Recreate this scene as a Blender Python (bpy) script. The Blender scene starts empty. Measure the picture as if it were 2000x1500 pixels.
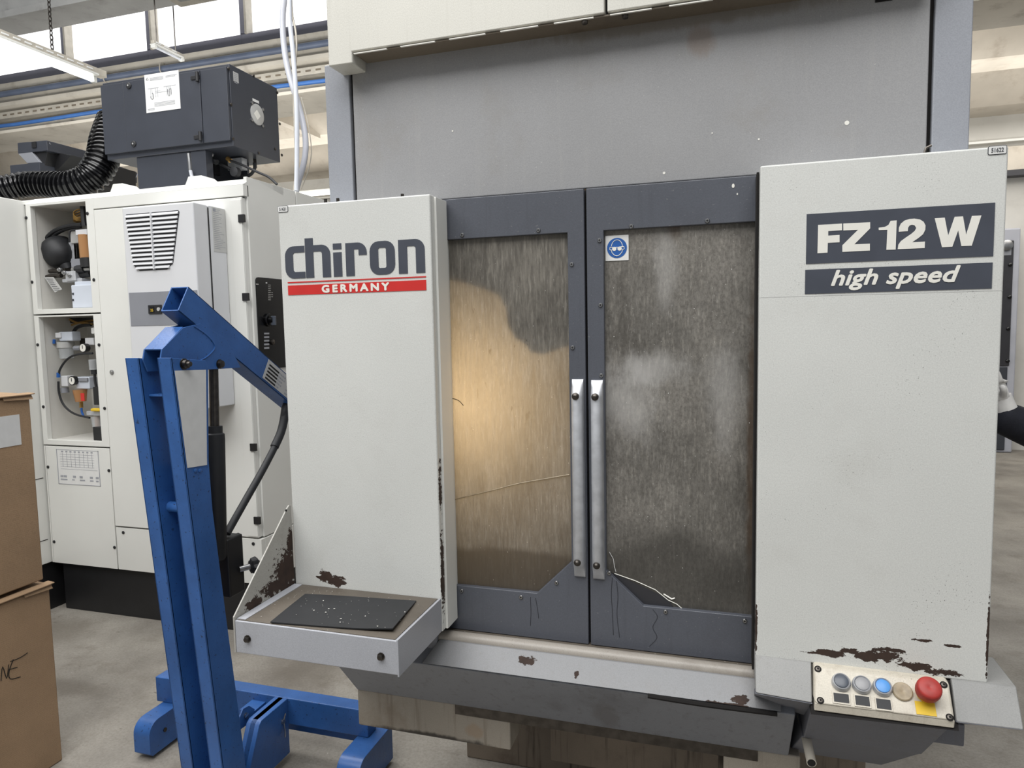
import bpy, bmesh, math, random
from mathutils import Vector as V, Matrix
random.seed(7)
S = bpy.context.scene
COL = S.collection
# ------------------------------------------------------------ camera, world, lights, exposure
FPX = 1359.447
XA = V((0.955081, 0.005999, -0.296283)); YA = V((0.295691, -0.08561, 0.95144)); ZA = V((-0.019657, -0.996311, -0.083538))
CAM = V((0, 0, 1.6))
cd = bpy.data.cameras.new('camera'); cam = bpy.data.objects.new('camera', cd); COL.objects.link(cam)
cd.sensor_width = 36; cd.lens = FPX / 2000 * 36; cd.clip_start = 0.02; cd.clip_end = 200
right = V((XA.x, YA.x, ZA.x)); down = V((XA.y, YA.y, ZA.y)); fwd = V((XA.z, YA.z, ZA.z))
mw = Matrix((right, -down, -fwd)).transposed().to_4x4(); mw.translation = CAM; cam.matrix_world = mw
S.camera = cam
S.view_settings.view_transform = 'Standard'; S.view_settings.look = 'None'
S.view_settings.gamma = 1; S.view_settings.use_curve_mapping = False
S.view_settings.exposure = 0.0
w = bpy.data.worlds.new('world'); S.world = w; w.use_nodes = True
w.node_tree.nodes['Background'].inputs[0].default_value = (0.94, 0.97, 1.0, 1)
w.node_tree.nodes['Background'].inputs[1].default_value = 0.36
def area(name, loc, rot, sx, sy, power, col=(1, 1, 1)):
    l = bpy.data.lights.new(name, 'AREA'); l.shape = 'RECTANGLE'; l.size = sx; l.size_y = sy; l.energy = power; l.color = col
    o = bpy.data.objects.new(name, l); o.location = loc; o.rotation_euler = rot; COL.objects.link(o); return o
area('added_overhead', (-1.5, -1.0, 5.6), (0.30, -0.05, 0), 7, 3.2, 430, (1, 0.995, 0.985))  # unseen area light, added overhead to brighten the hall
area('added_overhead', (-3.0, 2.6, 5.6), (0, 0, 0), 5, 2.0, 190, (1, 0.995, 0.985))  # second unseen light added overhead
area('added_overhead', (3.0, 8.0, 3.85), (0, 0, 0), 4, 2.5, 90, (1, 0.98, 0.95))  # unseen light added under the far bay's ceiling
area('added_uplight', (-5.5, 7.9, 3.0), (math.pi, 0, 0), 7, .3, 70, (1, 0.98, 0.94))  # added light facing up, brightens the far bay's ceiling
area('added_uplight', (3.0, 7.9, 3.0), (math.pi, 0, 0), 5, .3, 50, (1, 0.98, 0.94))  # same added uplight for the right part of the far bay
area('added_uplight', (-4.5, 5.0, 3.3), (math.radians(120), 0, 0), 6, .3, 42, (1, 0.98, 0.94))  # added light tilted up towards the girder

# ------------------------------------------------------------ helpers
def ray(x, y):
    x -= 1000; y -= 750
    return V((XA.x*x + XA.y*y + XA.z*FPX, YA.x*x + YA.y*y + YA.z*FPX, ZA.x*x + ZA.y*y + ZA.z*FPX))
def at(x, y, ax, v):
    d = ray(x, y); k = 'XYZ'.index(ax); return CAM + d * ((v - CAM[k]) / d[k])
def onpl(x, y, p, n):
    d = ray(x, y); return CAM + d * ((p - CAM).dot(n) / d.dot(n))
BASE = {}
def thing(name, label, cat, loc=(0, 0, 0), group=None):
    o = bpy.data.objects.new(name, None); o.empty_display_size = .1; COL.objects.link(o); o.location = loc
    o['label'] = label; o['category'] = cat
    if group: o['group'] = group
    BASE[o.name] = V(loc); return o
def tag(o, label, cat, group=None):
    o['label'] = label; o['category'] = cat
    if group: o['group'] = group
    return o
def base_of(p): return BASE.get(p.name, V((0, 0, 0)))
def link(name, me, m, parent, loc=None):
    o = bpy.data.objects.new(name, me); COL.objects.link(o)
    if m and not me.materials: me.materials.append(m)
    if parent:
        o.parent = parent; BASE[o.name] = base_of(parent)
        # meshes made in world space are shifted so that their thing's base is the origin
    return o
def mesh(name, vs, fs, m, parent=None, bevel=0, smooth=False, seg=2, kind=None):
    me = bpy.data.meshes.new(name)
    vs = [V(v) for v in vs]
    if parent: b = base_of(parent)
    else:
        b = V(((min(v.x for v in vs)+max(v.x for v in vs))/2, (min(v.y for v in vs)+max(v.y for v in vs))/2, min(v.z for v in vs)))
    me.from_pydata([v - b for v in vs], [], fs)
    bm = bmesh.new(); bm.from_mesh(me); bmesh.ops.recalc_face_normals(bm, faces=bm.faces)
    if smooth:
        for f in bm.faces: f.smooth = True
        for e in bm.edges:
            if len(e.link_faces) == 2 and e.calc_face_angle(0) > 0.75: e.smooth = False
    bm.to_mesh(me); bm.free()
    o = link(name, me, m, parent)
    if not parent: o.location = b; BASE[o.name] = b
    if bevel:
        md = o.modifiers.new('bevel', 'BEVEL'); md.width = bevel; md.segments = seg; md.limit_method = 'ANGLE'; md.angle_limit = .6
        for p in me.polygons: p.use_smooth = True
        md.harden_normals = True
    if kind: o['kind'] = kind
    return o
def boxg(x0, x1, y0, y1, z0, z1):
    vs = [(x, y, z) for x in (x0, x1) for y in (y0, y1) for z in (z0, z1)]
    return vs, [(0, 1, 3, 2), (4, 6, 7, 5), (0, 4, 5, 1), (2, 3, 7, 6), (0, 2, 6, 4), (1, 5, 7, 3)]
def box(name, x0, x1, y0, y1, z0, z1, m, parent=None, bevel=0.002, kind=None):
    v, f = boxg(x0, x1, y0, y1, z0, z1); return mesh(name, v, f, m, parent, bevel, kind=kind)
def prismg(pts, t):
    n = len(pts); t = V(t); pts = [V(p) for p in pts]
    vs = pts + [p + t for p in pts]
    fs = [tuple(range(n)), tuple(range(2*n-1, n-1, -1))] + [(i, (i+1) % n, (i+1) % n + n, i + n) for i in range(n)]
    return vs, fs
def slab(name, pts, t, m, parent=None, bevel=0, kind=None, smooth=False):
    v, f = prismg(pts, t); return mesh(name, v, f, m, parent, bevel, smooth, kind=kind)
def merge(gs):
    vs, fs = [], []
    for v, f in gs:
        n = len(vs); vs += [V(p) for p in v]; fs += [tuple(i + n for i in q) for q in f]
    return vs, fs
def frame_dirs(d):
    d = d.normalized(); a = V((0, 0, 1)) if abs(d.z) < .9 else V((1, 0, 0))
    u = d.cross(a).normalized(); return u, d.cross(u).normalized()
def tubeg(pts, r, n=10, cap=True):
    pts = [V(p) for p in pts]; k = len(pts); rs = r if isinstance(r, (list, tuple)) else [r]*k
    vs, fs = [], []; d0 = (pts[1]-pts[0]).normalized(); u, w_ = frame_dirs(d0)
    for i, p in enumerate(pts):
        d = (pts[min(i+1, k-1)] - pts[max(i-1, 0)]).normalized()
        q = d0.rotation_difference(d); u = q @ u; w_ = q @ w_; d0 = d
        for j in range(n):
            a = 2*math.pi*j/n; vs.append(p + (u*math.cos(a) + w_*math.sin(a))*rs[i])
    for i in range(k-1):
        for j in range(n):
            j2 = (j+1) % n; fs.append((i*n+j, i*n+j2, (i+1)*n+j2, (i+1)*n+j))
    if cap: fs += [tuple(range(n)), tuple((k-1)*n + j for j in range(n))]
    return vs, fs
def tube(name, pts, r, m, parent=None, n=10, kind=None, cap=True):
    v, f = tubeg(pts, r, n, cap); return mesh(name, v, f, m, parent, smooth=True, kind=kind)
def smooth_path(pts, k=8):
    pts = [V(p) for p in pts]; out = []
    P = [pts[0]*2 - pts[1]] + pts + [pts[-1]*2 - pts[-2]]
    for i in range(1, len(P)-2):
        for j in range(k):
            t = j/k; a, b, c, d = P[i-1], P[i], P[i+1], P[i+2]
            out.append(0.5*((2*b) + (c-a)*t + (2*a-5*b+4*c-d)*t*t + (3*b-a-3*c+d)*t**3))
    out.append(pts[-1]); return out
def latheg(o, ax, prof, n=20):
    o = V(o); ax = V(ax).normalized(); u, w_ = frame_dirs(ax); vs, fs = [], []
    for h, r in prof:
        for j in range(n):
            a = 2*math.pi*j/n; vs.append(o + ax*h + (u*math.cos(a) + w_*math.sin(a))*max(r, 1e-5))
    for i in range(len(prof)-1):
        for j in range(n): j2 = (j+1) % n; fs.append((i*n+j, i*n+j2, (i+1)*n+j2, (i+1)*n+j))
    fs += [tuple(range(n)), tuple((len(prof)-1)*n+j for j in range(n))]
    return vs, fs
def lathe(name, o, ax, prof, m, parent=None, n=20):
    v, f = latheg(o, ax, prof, n); return mesh(name, v, f, m, parent, smooth=True)
def cyl(name, p0, p1, r, m, parent=None, n=16, r1=None):
    return tube(name, [p0, p1], [r, r if r1 is None else r1], m, parent, n)
PROTO = {}
def stamp(name, key, geo, m, p, parent, rot=None):
    """a small repeated piece: shares one mesh, placed by its own location"""
    if key not in PROTO:
        me = bpy.data.meshes.new(name); v, f = geo(); me.from_pydata([V(q) for q in v], [], f)
        bm = bmesh.new(); bm.from_mesh(me); bmesh.ops.recalc_face_normals(bm, faces=bm.faces)
        for q in bm.faces: q.smooth = True
        for e in bm.edges:
            if len(e.link_faces) == 2 and e.calc_face_angle(0) > .6: e.smooth = False
        bm.to_mesh(me); bm.free(); me.materials.append(m); PROTO[key] = me
    o = bpy.data.objects.new(name, PROTO[key]); COL.objects.link(o)
    o.parent = parent; o.location = V(p) - base_of(parent)
    if rot: o.rotation_euler = rot
    BASE[o.name] = V(p); return o
def curve_mesh(loops, thick):
    cu = bpy.data.curves.new('c', 'CURVE'); cu.dimensions = '2D'; cu.fill_mode = 'BOTH'; cu.extrude = thick/2
    for L in loops:
        sp = cu.splines.new('POLY'); sp.points.add(len(L)-1)
        for i, (a, b) in enumerate(L): sp.points[i].co = (a, b, 0, 1)
        sp.use_cyclic_u = True
    o = bpy.data.objects.new('c', cu); COL.objects.link(o)
    dg = bpy.context.evaluated_depsgraph_get(); me = bpy.data.meshes.new_from_object(o.evaluated_get(dg))
    bpy.data.objects.remove(o); bpy.data.curves.remove(cu); return me
def remap(name, me, fn, m, parent):
    b = base_of(parent) if parent else V((0, 0, 0))
    for v in me.vertices: v.co = fn(v.co) - b
    me.materials.clear(); me.materials.append(m); me.name = name
    return link(name, me, m, parent)
def shape(name, loops, fn, m, parent, thick=0.001):
    return remap(name, curve_mesh(loops, thick), fn, m, parent)
def shape_y(name, loops, Y, m, parent, thick=0.001):   # loops in world x,z on a plane facing -Y
    return shape(name, loops, lambda c: V((c.x, Y - thick/2 + c.z, c.y)), m, parent, thick)
def text_mesh(body, thick, off=0.0, shear=0.0, spacing=1.0):
    cu = bpy.data.curves.new('t', 'FONT'); cu.body = body; cu.extrude = thick/2; cu.offset = off; cu.shear = shear
    cu.space_character = spacing; cu.resolution_u = 3
    o = bpy.data.objects.new('t', cu); COL.objects.link(o)
    dg = bpy.context.evaluated_depsgraph_get(); me = bpy.data.meshes.new_from_object(o.evaluated_get(dg))
    bpy.data.objects.remove(o); bpy.data.curves.remove(cu); return me
def text(name, body, org, ux, uz, un, w_, h, m, parent, off=0.0, shear=0.0, spacing=1.0, thick=.001, fat=0.0):
    """text fitted in a w x h rectangle; org is its lower left corner, ux/uz the unit directions, un the outward normal"""
    me = text_mesh(body, 1.0, off, shear, spacing)
    xs = [v.co.x for v in me.vertices]; ys = [v.co.y for v in me.vertices]
    x0, x1, y0, y1 = min(xs), max(xs), min(ys), max(ys); org = V(org)
    if fat:      # bolder strokes: the flat letters doubled in eight directions at slightly different heights
        bm = bmesh.new(); bm.from_mesh(me); src = [v.co.copy() for v in bm.verts]; fidx = [[v.index for v in f.verts] for f in bm.faces]; bm.free()
        sx, sy = (x1-x0)/w_, (y1-y0)/h; vs, fs = [], []
        for k in range(9):
            dx, dy = (0, 0) if k == 8 else (math.cos(k*math.pi/4)*fat*sx, math.sin(k*math.pi/4)*fat*sy)
            n = len(vs); vs += [V((c.x+dx, c.y+dy, c.z+k*.02)) for c in src]; fs += [[i+n for i in q] for q in fidx]
        me = bpy.data.meshes.new(name); me.from_pydata(vs, [], fs)
    return remap(name, me, lambda c: org + ux*((c.x-x0)/(x1-x0)*w_) + uz*((c.y-y0)/(y1-y0)*h) + un*((c.z+.5)*thick), m, parent)
EX, EY, EZ = V((1, 0, 0)), V((0, 1, 0)), V((0, 0, 1))
def rect_px(tl, br, Y):
    a = at(*tl, 'Y', Y); b = at(*br, 'Y', Y); return a.x, b.x, b.z, a.z
def rr(x0, x1, z0, z1, r, corners='abcd', n=5):
    """rounded rectangle loop; a=top left b=top right c=bottom right d=bottom left"""
    L = []
    for k, (cx, cz, a0) in zip('abcd', ((x0, z1, 180), (x1, z1, 90), (x1, z0, 0), (x0, z0, 270))):
        if k in corners and r > 0:
            ox = cx + (r if cx == x0 else -r); oz = cz + (-r if cz == z1 else r)
            for i in range(n+1):
                a = math.radians(a0 - 90*i/n); L.append((ox + r*math.cos(a), oz + r*math.sin(a)))
        else: L.append((cx, cz))
    return L

# ------------------------------------------------------------ materials
def srgb(c):
    return tuple((x/12.92 if x <= .04045 else ((x+.055)/1.055)**2.4) for x in [v/255 for v in c]) + (1,)
class NT:
    def __init__(s, name):
        s.m = bpy.data.materials.new(name); s.m.use_nodes = True; s.t = s.m.node_tree; s.n = s.t.nodes; s.n.clear()
        s.out = s.n.new('ShaderNodeOutputMaterial'); s.pos = s.n.new('ShaderNodeNewGeometry').outputs['Position']
    def L(s, a, b): s.t.links.new(a, b)
    def put(s, sock, v):
        if hasattr(v, 'is_output') or isinstance(v, bpy.types.NodeSocket): s.L(v, sock)
        else: sock.default_value = v
    def math(s, op, a, b=0.0, clamp=False):
        n = s.n.new('ShaderNodeMath'); n.operation = op; n.use_clamp = clamp; s.put(n.inputs[0], a); s.put(n.inputs[1], b); return n.outputs[0]
    def vmath(s, op, a, b=(0, 0, 0)):
        n = s.n.new('ShaderNodeVectorMath'); n.operation = op; s.put(n.inputs[0], a); s.put(n.inputs[1], b); return n.outputs['Value' if op in ('LENGTH', 'DOT_PRODUCT') else 'Vector']
    def noise(s, scale, detail=3, rough=.5, stretch=None, off=(0, 0, 0)):
        v = s.pos
        if stretch: v = s.vmath('MULTIPLY', v, stretch)
        if off != (0, 0, 0): v = s.vmath('ADD', v, off)
        n = s.n.new('ShaderNodeTexNoise'); s.L(v, n.inputs['Vector']); n.inputs['Scale'].default_value = scale
        n.inputs['Detail'].default_value = detail; n.inputs['Roughness'].default_value = rough; return n.outputs[0]
    def ramp(s, v, a, b, lo=0.0, hi=1.0, smooth=True):
        n = s.n.new('ShaderNodeMapRange'); n.interpolation_type = 'SMOOTHSTEP' if smooth else 'LINEAR'
        s.put(n.inputs[0], v); n.inputs[1].default_value = a; n.inputs[2].default_value = b; n.inputs[3].default_value = lo; n.inputs[4].default_value = hi; return n.outputs[0]
    def mix(s, f, a, b, blend='MIX'):
        n = s.n.new('ShaderNodeMix'); n.data_type = 'RGBA'; n.blend_type = blend; s.put(n.inputs[0], f); s.put(n.inputs[6], a); s.put(n.inputs[7], b); return n.outputs[2]
    def xyz(s, k):
        n = s.n.new('ShaderNodeSeparateXYZ'); s.L(s.pos, n.inputs[0]); return n.outputs[k]
    def blob(s, c, r):
        """1 at c falling to 0 at the ellipsoid r"""
        d = s.vmath('LENGTH', s.vmath('DIVIDE', s.vmath('SUBTRACT', s.pos, tuple(c)), tuple(r))); return s.math('SUBTRACT', 1.0, d, True)
    def bump(s, h, dist, strength=1.0):
        n = s.n.new('ShaderNodeBump'); n.inputs['Distance'].default_value = dist; n.inputs['Strength'].default_value = strength; s.L(h, n.inputs['Height']); return n.outputs[0]
    def bsdf(s, col, rough=.5, metal=0.0, normal=None, coat=0.0, spec=.5):
        p = s.n.new('ShaderNodeBsdfPrincipled'); s.put(p.inputs['Base Color'], col); s.put(p.inputs['Roughness'], rough); s.put(p.inputs['Metallic'], metal)
        p.inputs['Coat Weight'].default_value = coat; p.inputs['Specular IOR Level'].default_value = spec
        if normal: s.L(normal, p.inputs['Normal'])
        return p.outputs[0]
    def done(s, sh): s.L(sh, s.out.inputs[0]); return s.m
def plain(name, c, rough=.5, metal=0.0, var=.06, scale=20, coat=0.0, bump=0.0, spec=.5):
    t = NT(name); c = srgb(c); n = t.ramp(t.noise(scale, 4), .3, .7, 1-var, 1+var)
    vm = t.n.new('ShaderNodeVectorMath'); vm.operation = 'SCALE'; vm.inputs[0].default_value = c[:3]; t.L(n, vm.inputs['Scale'])
    nr = t.bump(t.noise(scale*12, 3), bump) if bump else None
    return t.done(t.bsdf(vm.outputs[0], rough, metal, nr, coat, spec))
def painted(name, c, rough=.42, var=.05, dirt=(120, 105, 85), dirt_amt=.15, specks=.0, chips=(), chip_col=(36, 26, 22), streak=0.0, streak_col=(95, 80, 62), stains=(), light_specks=0.0, fine=.03):
    """sheet-metal paint: soft mottling, fine orange peel, drips, speckled wear and chipped patches with a place of their own"""
    t = NT(name); col = srgb(c)
    a = t.mix(t.ramp(t.noise(2.2, 4), .35, .65), tuple(v*(1-var) for v in col[:3])+(1,), tuple(min(1, v*(1+var)) for v in col[:3])+(1,))
    a = t.mix(t.ramp(t.noise(450, 2), .3, .7, 0, fine*4), a, (0.02, .02, .02, 1))
    if dirt_amt: a = t.mix(t.ramp(t.noise(5, 6, .65, off=(3, 1, 7)), .5, .8, 0, dirt_amt), a, srgb(dirt))
    if streak: a = t.mix(t.ramp(t.noise(14, 4, .6, stretch=(4, 4, .22)), .52, .78, 0, streak), a, srgb(streak_col))
    for (p, r, cc, amt) in stains:
        f = t.math('MULTIPLY', t.ramp(t.math('ADD', t.blob(p, r), t.math('MULTIPLY', t.math('SUBTRACT', t.noise(30, 5, .6, stretch=(1, 1, .35)), .5), .9)), .25, .7), amt)
        a = t.mix(f, a, srgb(cc))
    if specks:
        f = t.ramp(t.noise(420, 2, .5), .68, .72); g = t.ramp(t.noise(7, 3), .45, .7, 0, specks)
        a = t.mix(t.math('MULTIPLY', f, g), a, srgb(chip_col))
    if light_specks:
        f = t.ramp(t.noise(230, 1, .4, off=(9, 4, 2)), .76, .79, 0, light_specks); a = t.mix(f, a, srgb((205, 203, 195)))
    rg = rough
    if chips:
        acc = None
        for (p, r) in chips:
            b = t.blob(p, r); acc = b if acc is None else t.math('MAXIMUM', acc, b)
        n = t.math('ADD', t.math('MULTIPLY', t.noise(70, 6, .72, stretch=(.8, 1, 1.5)), 1.7), t.math('MULTIPLY', t.noise(24, 3, .6, off=(5, 2, 1)), .8))
        f = t.ramp(t.math('ADD', t.math('MULTIPLY', acc, .9), n), 1.60, 1.64); gate = t.ramp(acc, .0, .15)
        f = t.math('MULTIPLY', f, gate)
        a = t.mix(f, a, t.mix(t.noise(60, 3), srgb(chip_col), srgb((64, 46, 36))))
        rg = t.math('ADD', t.math('MULTIPLY', f, .4), rough)
    nr = t.bump(t.noise(260, 2), .00025, .6)
    return t.done(t.bsdf(a, rg, 0.0, nr))
def emit(name, c, s):
    t = NT(name); e = t.n.new('ShaderNodeEmission'); e.inputs[0].default_value = srgb(c); e.inputs[1].default_value = s; return t.done(e.outputs[0])
def clear(name, c=(235, 238, 240), alpha=.35, rough=.1):
    t = NT(name); tr = t.n.new('ShaderNodeBsdfTransparent'); tr.inputs[0].default_value = srgb(c)
    g = t.bsdf(srgb(c), rough); mx = t.n.new('ShaderNodeMixShader'); mx.inputs[0].default_value = alpha
    t.L(tr.outputs[0], mx.inputs[1]); t.L(g, mx.inputs[2]); return t.done(mx.outputs[0])
M = {}
M['beige'] = painted('beige_paint', (210, 211, 207), .38, .03, dirt_amt=.10, specks=.35)
M['beige_top'] = painted('beige_paint_streaked', (211, 209, 200), .38, .03, dirt_amt=.12, streak=.16, streak_col=(160, 156, 146))
M['beige_left'] = painted('beige_paint_chipped_left', (210, 211, 207), .36, .03, dirt_amt=.10, specks=.45,
    chips=[((-.950, 1.46, .992), (.035, .05, .022)), ((-.918, 1.46, .982), (.045, .05, .022)), ((-.637, 1.47, 1.03), (.004, .02, .16)), ((-.637, 1.47, 1.22), (.003, .02, .1))])
M['beige_right'] = painted('beige_paint_chipped_right', (210, 211, 207), .38, .03, dirt_amt=.12, specks=.9,
    chips=[(tuple(at(x, y, 'Y', 1.46)), (a, .05, b)) for x, y, a, b in ((1620, 1276, .05, .012), (1700, 1283, .05, .016), (1735, 1282, .042, .024), (1790, 1302, .05, .014), (1835, 1312, .05, .012), (1742, 1270, .03, .008), (1700, 1278, .02, .01), (1652, 1270, .02, .01), (1665, 1272, .02, .01), (1798, 1250, .026, .005), (1862, 1262, .022, .004), (1590, 1275, .04, .006))] + [((.058, 1.46, .97), (.004, .05, .08)), ((.467, 1.46, 1.0), (.004, .05, .12))])
M['grey'] = painted('light_grey_paint', (150, 150, 151), .45, .05, dirt=(128, 120, 106), dirt_amt=.35, streak=.12, streak_col=(172, 170, 164), specks=.2, light_specks=.5,
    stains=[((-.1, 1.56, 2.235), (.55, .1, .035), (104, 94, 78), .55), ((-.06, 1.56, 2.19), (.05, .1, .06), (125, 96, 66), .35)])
M['grey_post'] = painted('blue_grey_paint', (150, 153, 160), .45, .04, dirt_amt=.1, specks=.15)
M['door'] = painted('slate_blue_paint', (84, 87, 95), .38, .06, dirt=(62, 62, 66), dirt_amt=.3, light_specks=.12, streak=.18, streak_col=(52, 52, 56))
M['apron'] = painted('worn_grey_paint', (126, 127, 129), .4, .05, dirt=(118, 106, 94), dirt_amt=.25, specks=.5, streak=.15, streak_col=(98, 92, 84),
    chips=[((-.44, 1.49, .83), (.03, .06, .012)), ((-.32, 1.46, .82), (.008, .05, .008)), ((.03, 1.46, .815), (.025, .05, .010)), ((.0, 1.45, .806), (.09, .05, .005))])
M['pan'] = painted('dark_grey_pan_paint', (130, 133, 140), .45, .08, dirt=(60, 54, 50), dirt_amt=.5, specks=.1, streak=.35, streak_col=(66, 58, 52),
    stains=[((-.27, 1.55, .68), (.05, .2, .12), (78, 68, 60), .35)])
M['tray'] = painted('tray_grey_paint', (164, 166, 172), .4, .06, dirt=(112, 104, 96), dirt_amt=.45, specks=.3)
M['tray_top'] = painted('dirty_tray_top', (92, 85, 76), .6, .18, dirt=(58, 50, 42), dirt_amt=.9, specks=1.0, light_specks=.8)
M['plate_rust'] = painted('chipped_side_plate', (168, 166, 160), .5, .06, dirt=(110, 98, 84), dirt_amt=.6, specks=1.0,
    chips=[((-1.03, 1.43, 1.0), (.1, .09, .10)), ((-1.03, 1.38, .985), (.1, .10, .035)), ((-1.03, 1.30, .975), (.1, .06, .02)), ((-1.03, 1.45, 1.07), (.1, .025, .05))])
M['leg'] = painted('stained_beige_leg', (158, 150, 138), .55, .1, dirt=(112, 96, 78), dirt_amt=.7, specks=.5, streak=.5, streak_col=(92, 78, 62),
    stains=[((-.74, 1.6, .525), (.3, .1, .02), (38, 32, 28), .9), ((-.62, 1.6, .56), (.05, .1, .03), (150, 118, 84), .35)])
M['plinth'] = painted('rust_streaked_plinth', (120, 108, 94), .6, .15, dirt=(64, 48, 36), dirt_amt=.8, streak=.95, streak_col=(48, 38, 30),
    stains=[((-.1, 2.3, .35), (.55, .2, .35), (66, 50, 38), .7), ((-.05, 2.3, .3), (.3, .2, .35), (42, 32, 26), .7)])
M['console_grey'] = painted('console_grey_paint', (138, 138, 136), .45, .12, dirt=(88, 78, 68), dirt_amt=.9, specks=1.0,
    chips=[((.10, 1.39, .85), (.07, .08, .006))])
M['console_under'] = painted('console_underside_paint', (112, 114, 122), .5, .08, dirt=(66, 56, 48), dirt_amt=.6, specks=.2, streak=.2)
M['plate'] = painted('control_plate_paint', (200, 193, 178), .4, .12, dirt=(112, 90, 66), dirt_amt=.9, specks=1.0, streak=.3, streak_col=(110, 88, 62))
M['wm'] = plain('white_powder_coat', (216, 216, 211), .35, 0, .02, 3, bump=.0001)
M['wm_in'] = plain('white_bay_lining', (206, 204, 198), .5, 0, .03, 6)
M['acgrey'] = plain('cooler_plastic', (208, 209, 211), .4, 0, .02, 3)
M['acdark'] = plain('cooler_grey_band', (132, 134, 140), .4, 0, .03, 6)
M['black'] = plain('black_powder_coat', (26, 26, 28), .45, 0, .1, 12)
M['blackgloss'] = plain('black_gloss', (10, 10, 12), .18, 0, .05, 12)
M['rubber'] = plain('black_rubber', (30, 31, 34), .55, 0, .1, 30)
M['gap'] = plain('dark_joint', (18, 15, 14), .9, 0, .1, 30)
M['mist'] = plain('anthracite_powder_coat', (54, 57, 65), .38, 0, .05, 8, bump=.0001)
M['steel'] = plain('brushed_steel', (168, 168, 168), .3, 1.0, .08, 60)
M['alu'] = plain('worn_aluminium', (188, 190, 194), .42, .45, .1, 40)
M['darksteel'] = plain('dark_steel', (84, 80, 76), .38, 1.0, .2, 40)
M['brass'] = plain('brass', (178, 142, 84), .35, .9, .1, 40)
M['paper'] = plain('label_paper', (216, 216, 214), .6, 0, .02, 30)
M['silver'] = plain('silver_label', (190, 190, 188), .35, .3, .03, 30)
M['ink'] = plain('print_dark', (52, 55, 62), .5, 0, .06, 20)
M['inkgrey'] = plain('print_grey', (150, 152, 158), .6, 0, .04, 20)
M['logo'] = plain('logo_slate', (66, 70, 80), .42, 0, .05, 20)
M['red'] = plain('logo_red', (196, 42, 38), .42, 0, .04, 20)
M['white'] = plain('white_print', (226, 224, 216), .45, 0, .02, 20)
M['blue_sign'] = plain('sign_blue', (34, 88, 160), .4, 0, .05, 20)
M['yellow'] = plain('yellow_plate', (214, 178, 40), .5, 0, .06, 40)
M['estop'] = plain('emergency_red', (158, 46, 40), .5, 0, .12, 60)
M['btn_dark'] = plain('button_dark', (72, 78, 88), .3, 0, .06, 40)
M['btn_grey'] = plain('button_grey', (140, 140, 142), .35, 0, .06, 40)
M['btn_blue'] = plain('button_blue', (76, 142, 208), .35, 0, .06, 40)
M['cap'] = plain('dirty_cap', (150, 136, 112), .45, 0, .2, 60)
M['paleblue'] = plain('tank_plastic', (196, 202, 212), .35, 0, .02, 10)
M['hose_clear'] = plain('clear_hose', (190, 192, 200), .25, 0, .03, 10)
M['hose_white'] = plain('white_hose', (206, 210, 218), .35, 0, .04, 10)
M['clear'] = clear('clear_plastic')
M['amber'] = clear('amber_plastic', (210, 160, 110), .55, .15)
M['pipe_slate'] = plain('slate_blue_pipe', (88, 98, 118), .45, 0, .1, 6)
M['pipe_blue'] = plain('bright_blue_hose', (58, 104, 168), .45, 0, .1, 6)
M['winframe'] = plain('window_frame_grey', (118, 118, 130), .5, 0, .04, 5)
M['glow'] = emit('daylight_window', (255, 255, 255), 1.6)
M['tube'] = emit('lit_lamp_tube', (255, 255, 250), 4.0)
M['galv'] = plain('galvanised_steel', (186, 180, 168), .5, .3, .08, 15)
M['concrete'] = painted('concrete_beam', (196, 190, 178), .8, .07, dirt=(112, 96, 78), dirt_amt=.5, streak=.0, fine=.02)
M['concrete_grey'] = painted('concrete_grey', (150, 150, 148), .8, .08, dirt=(104, 102, 100), dirt_amt=.6, fine=.02)
M['ceil'] = painted('ceiling_paint', (198, 190, 177), .8, .08, dirt=(140, 122, 104), dirt_amt=.45, fine=.01)
M['wallp'] = painted('far_wall_paint', (200, 198, 192), .8, .04, dirt=(160, 156, 150), dirt_amt=.3, fine=.01)
M['tape'] = plain('pale_tape', (206, 206, 204), .6, 0, .03, 30)
def blue_mat():
    t = NT('hoist_blue_enamel'); c = srgb((48, 91, 152))
    a = t.mix(t.ramp(t.noise(6, 5, .6), .3, .7), tuple(v*.82 for v in c[:3])+(1,), tuple(v*1.12 for v in c[:3])+(1,))
    a = t.mix(t.ramp(t.noise(110, 2), .67, .71, 0, .7), a, srgb((30, 36, 48)))
    a = t.mix(t.ramp(t.noise(18, 5, .7, off=(5, 5, 5)), .62, .75, 0, .5), a, srgb((34, 58, 96)))
    return t.done(t.bsdf(a, t.ramp(t.noise(9, 3), .3, .7, .28, .42), 0, t.bump(t.noise(160, 2), .0006, .5)))
M['blue'] = blue_mat()
def card_mat():
    t = NT('brown_cardboard'); c = srgb((150, 124, 96))
    a = t.mix(t.ramp(t.noise(4, 5, .6), .3, .7), tuple(v*.88 for v in c[:3])+(1,), tuple(v*1.08 for v in c[:3])+(1,))
    a = t.mix(t.ramp(t.noise(300, 2), .4, .75, 0, .25), a, srgb((92, 72, 52)))
    h = t.math('ADD', t.math('MULTIPLY', t.math('SINE', t.math('MULTIPLY', t.xyz(2), 900.0)), .15), t.noise(60, 3))
    return t.done(t.bsdf(a, .85, 0, t.bump(h, .0005, .4)))
M['card'] = card_mat()
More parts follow.
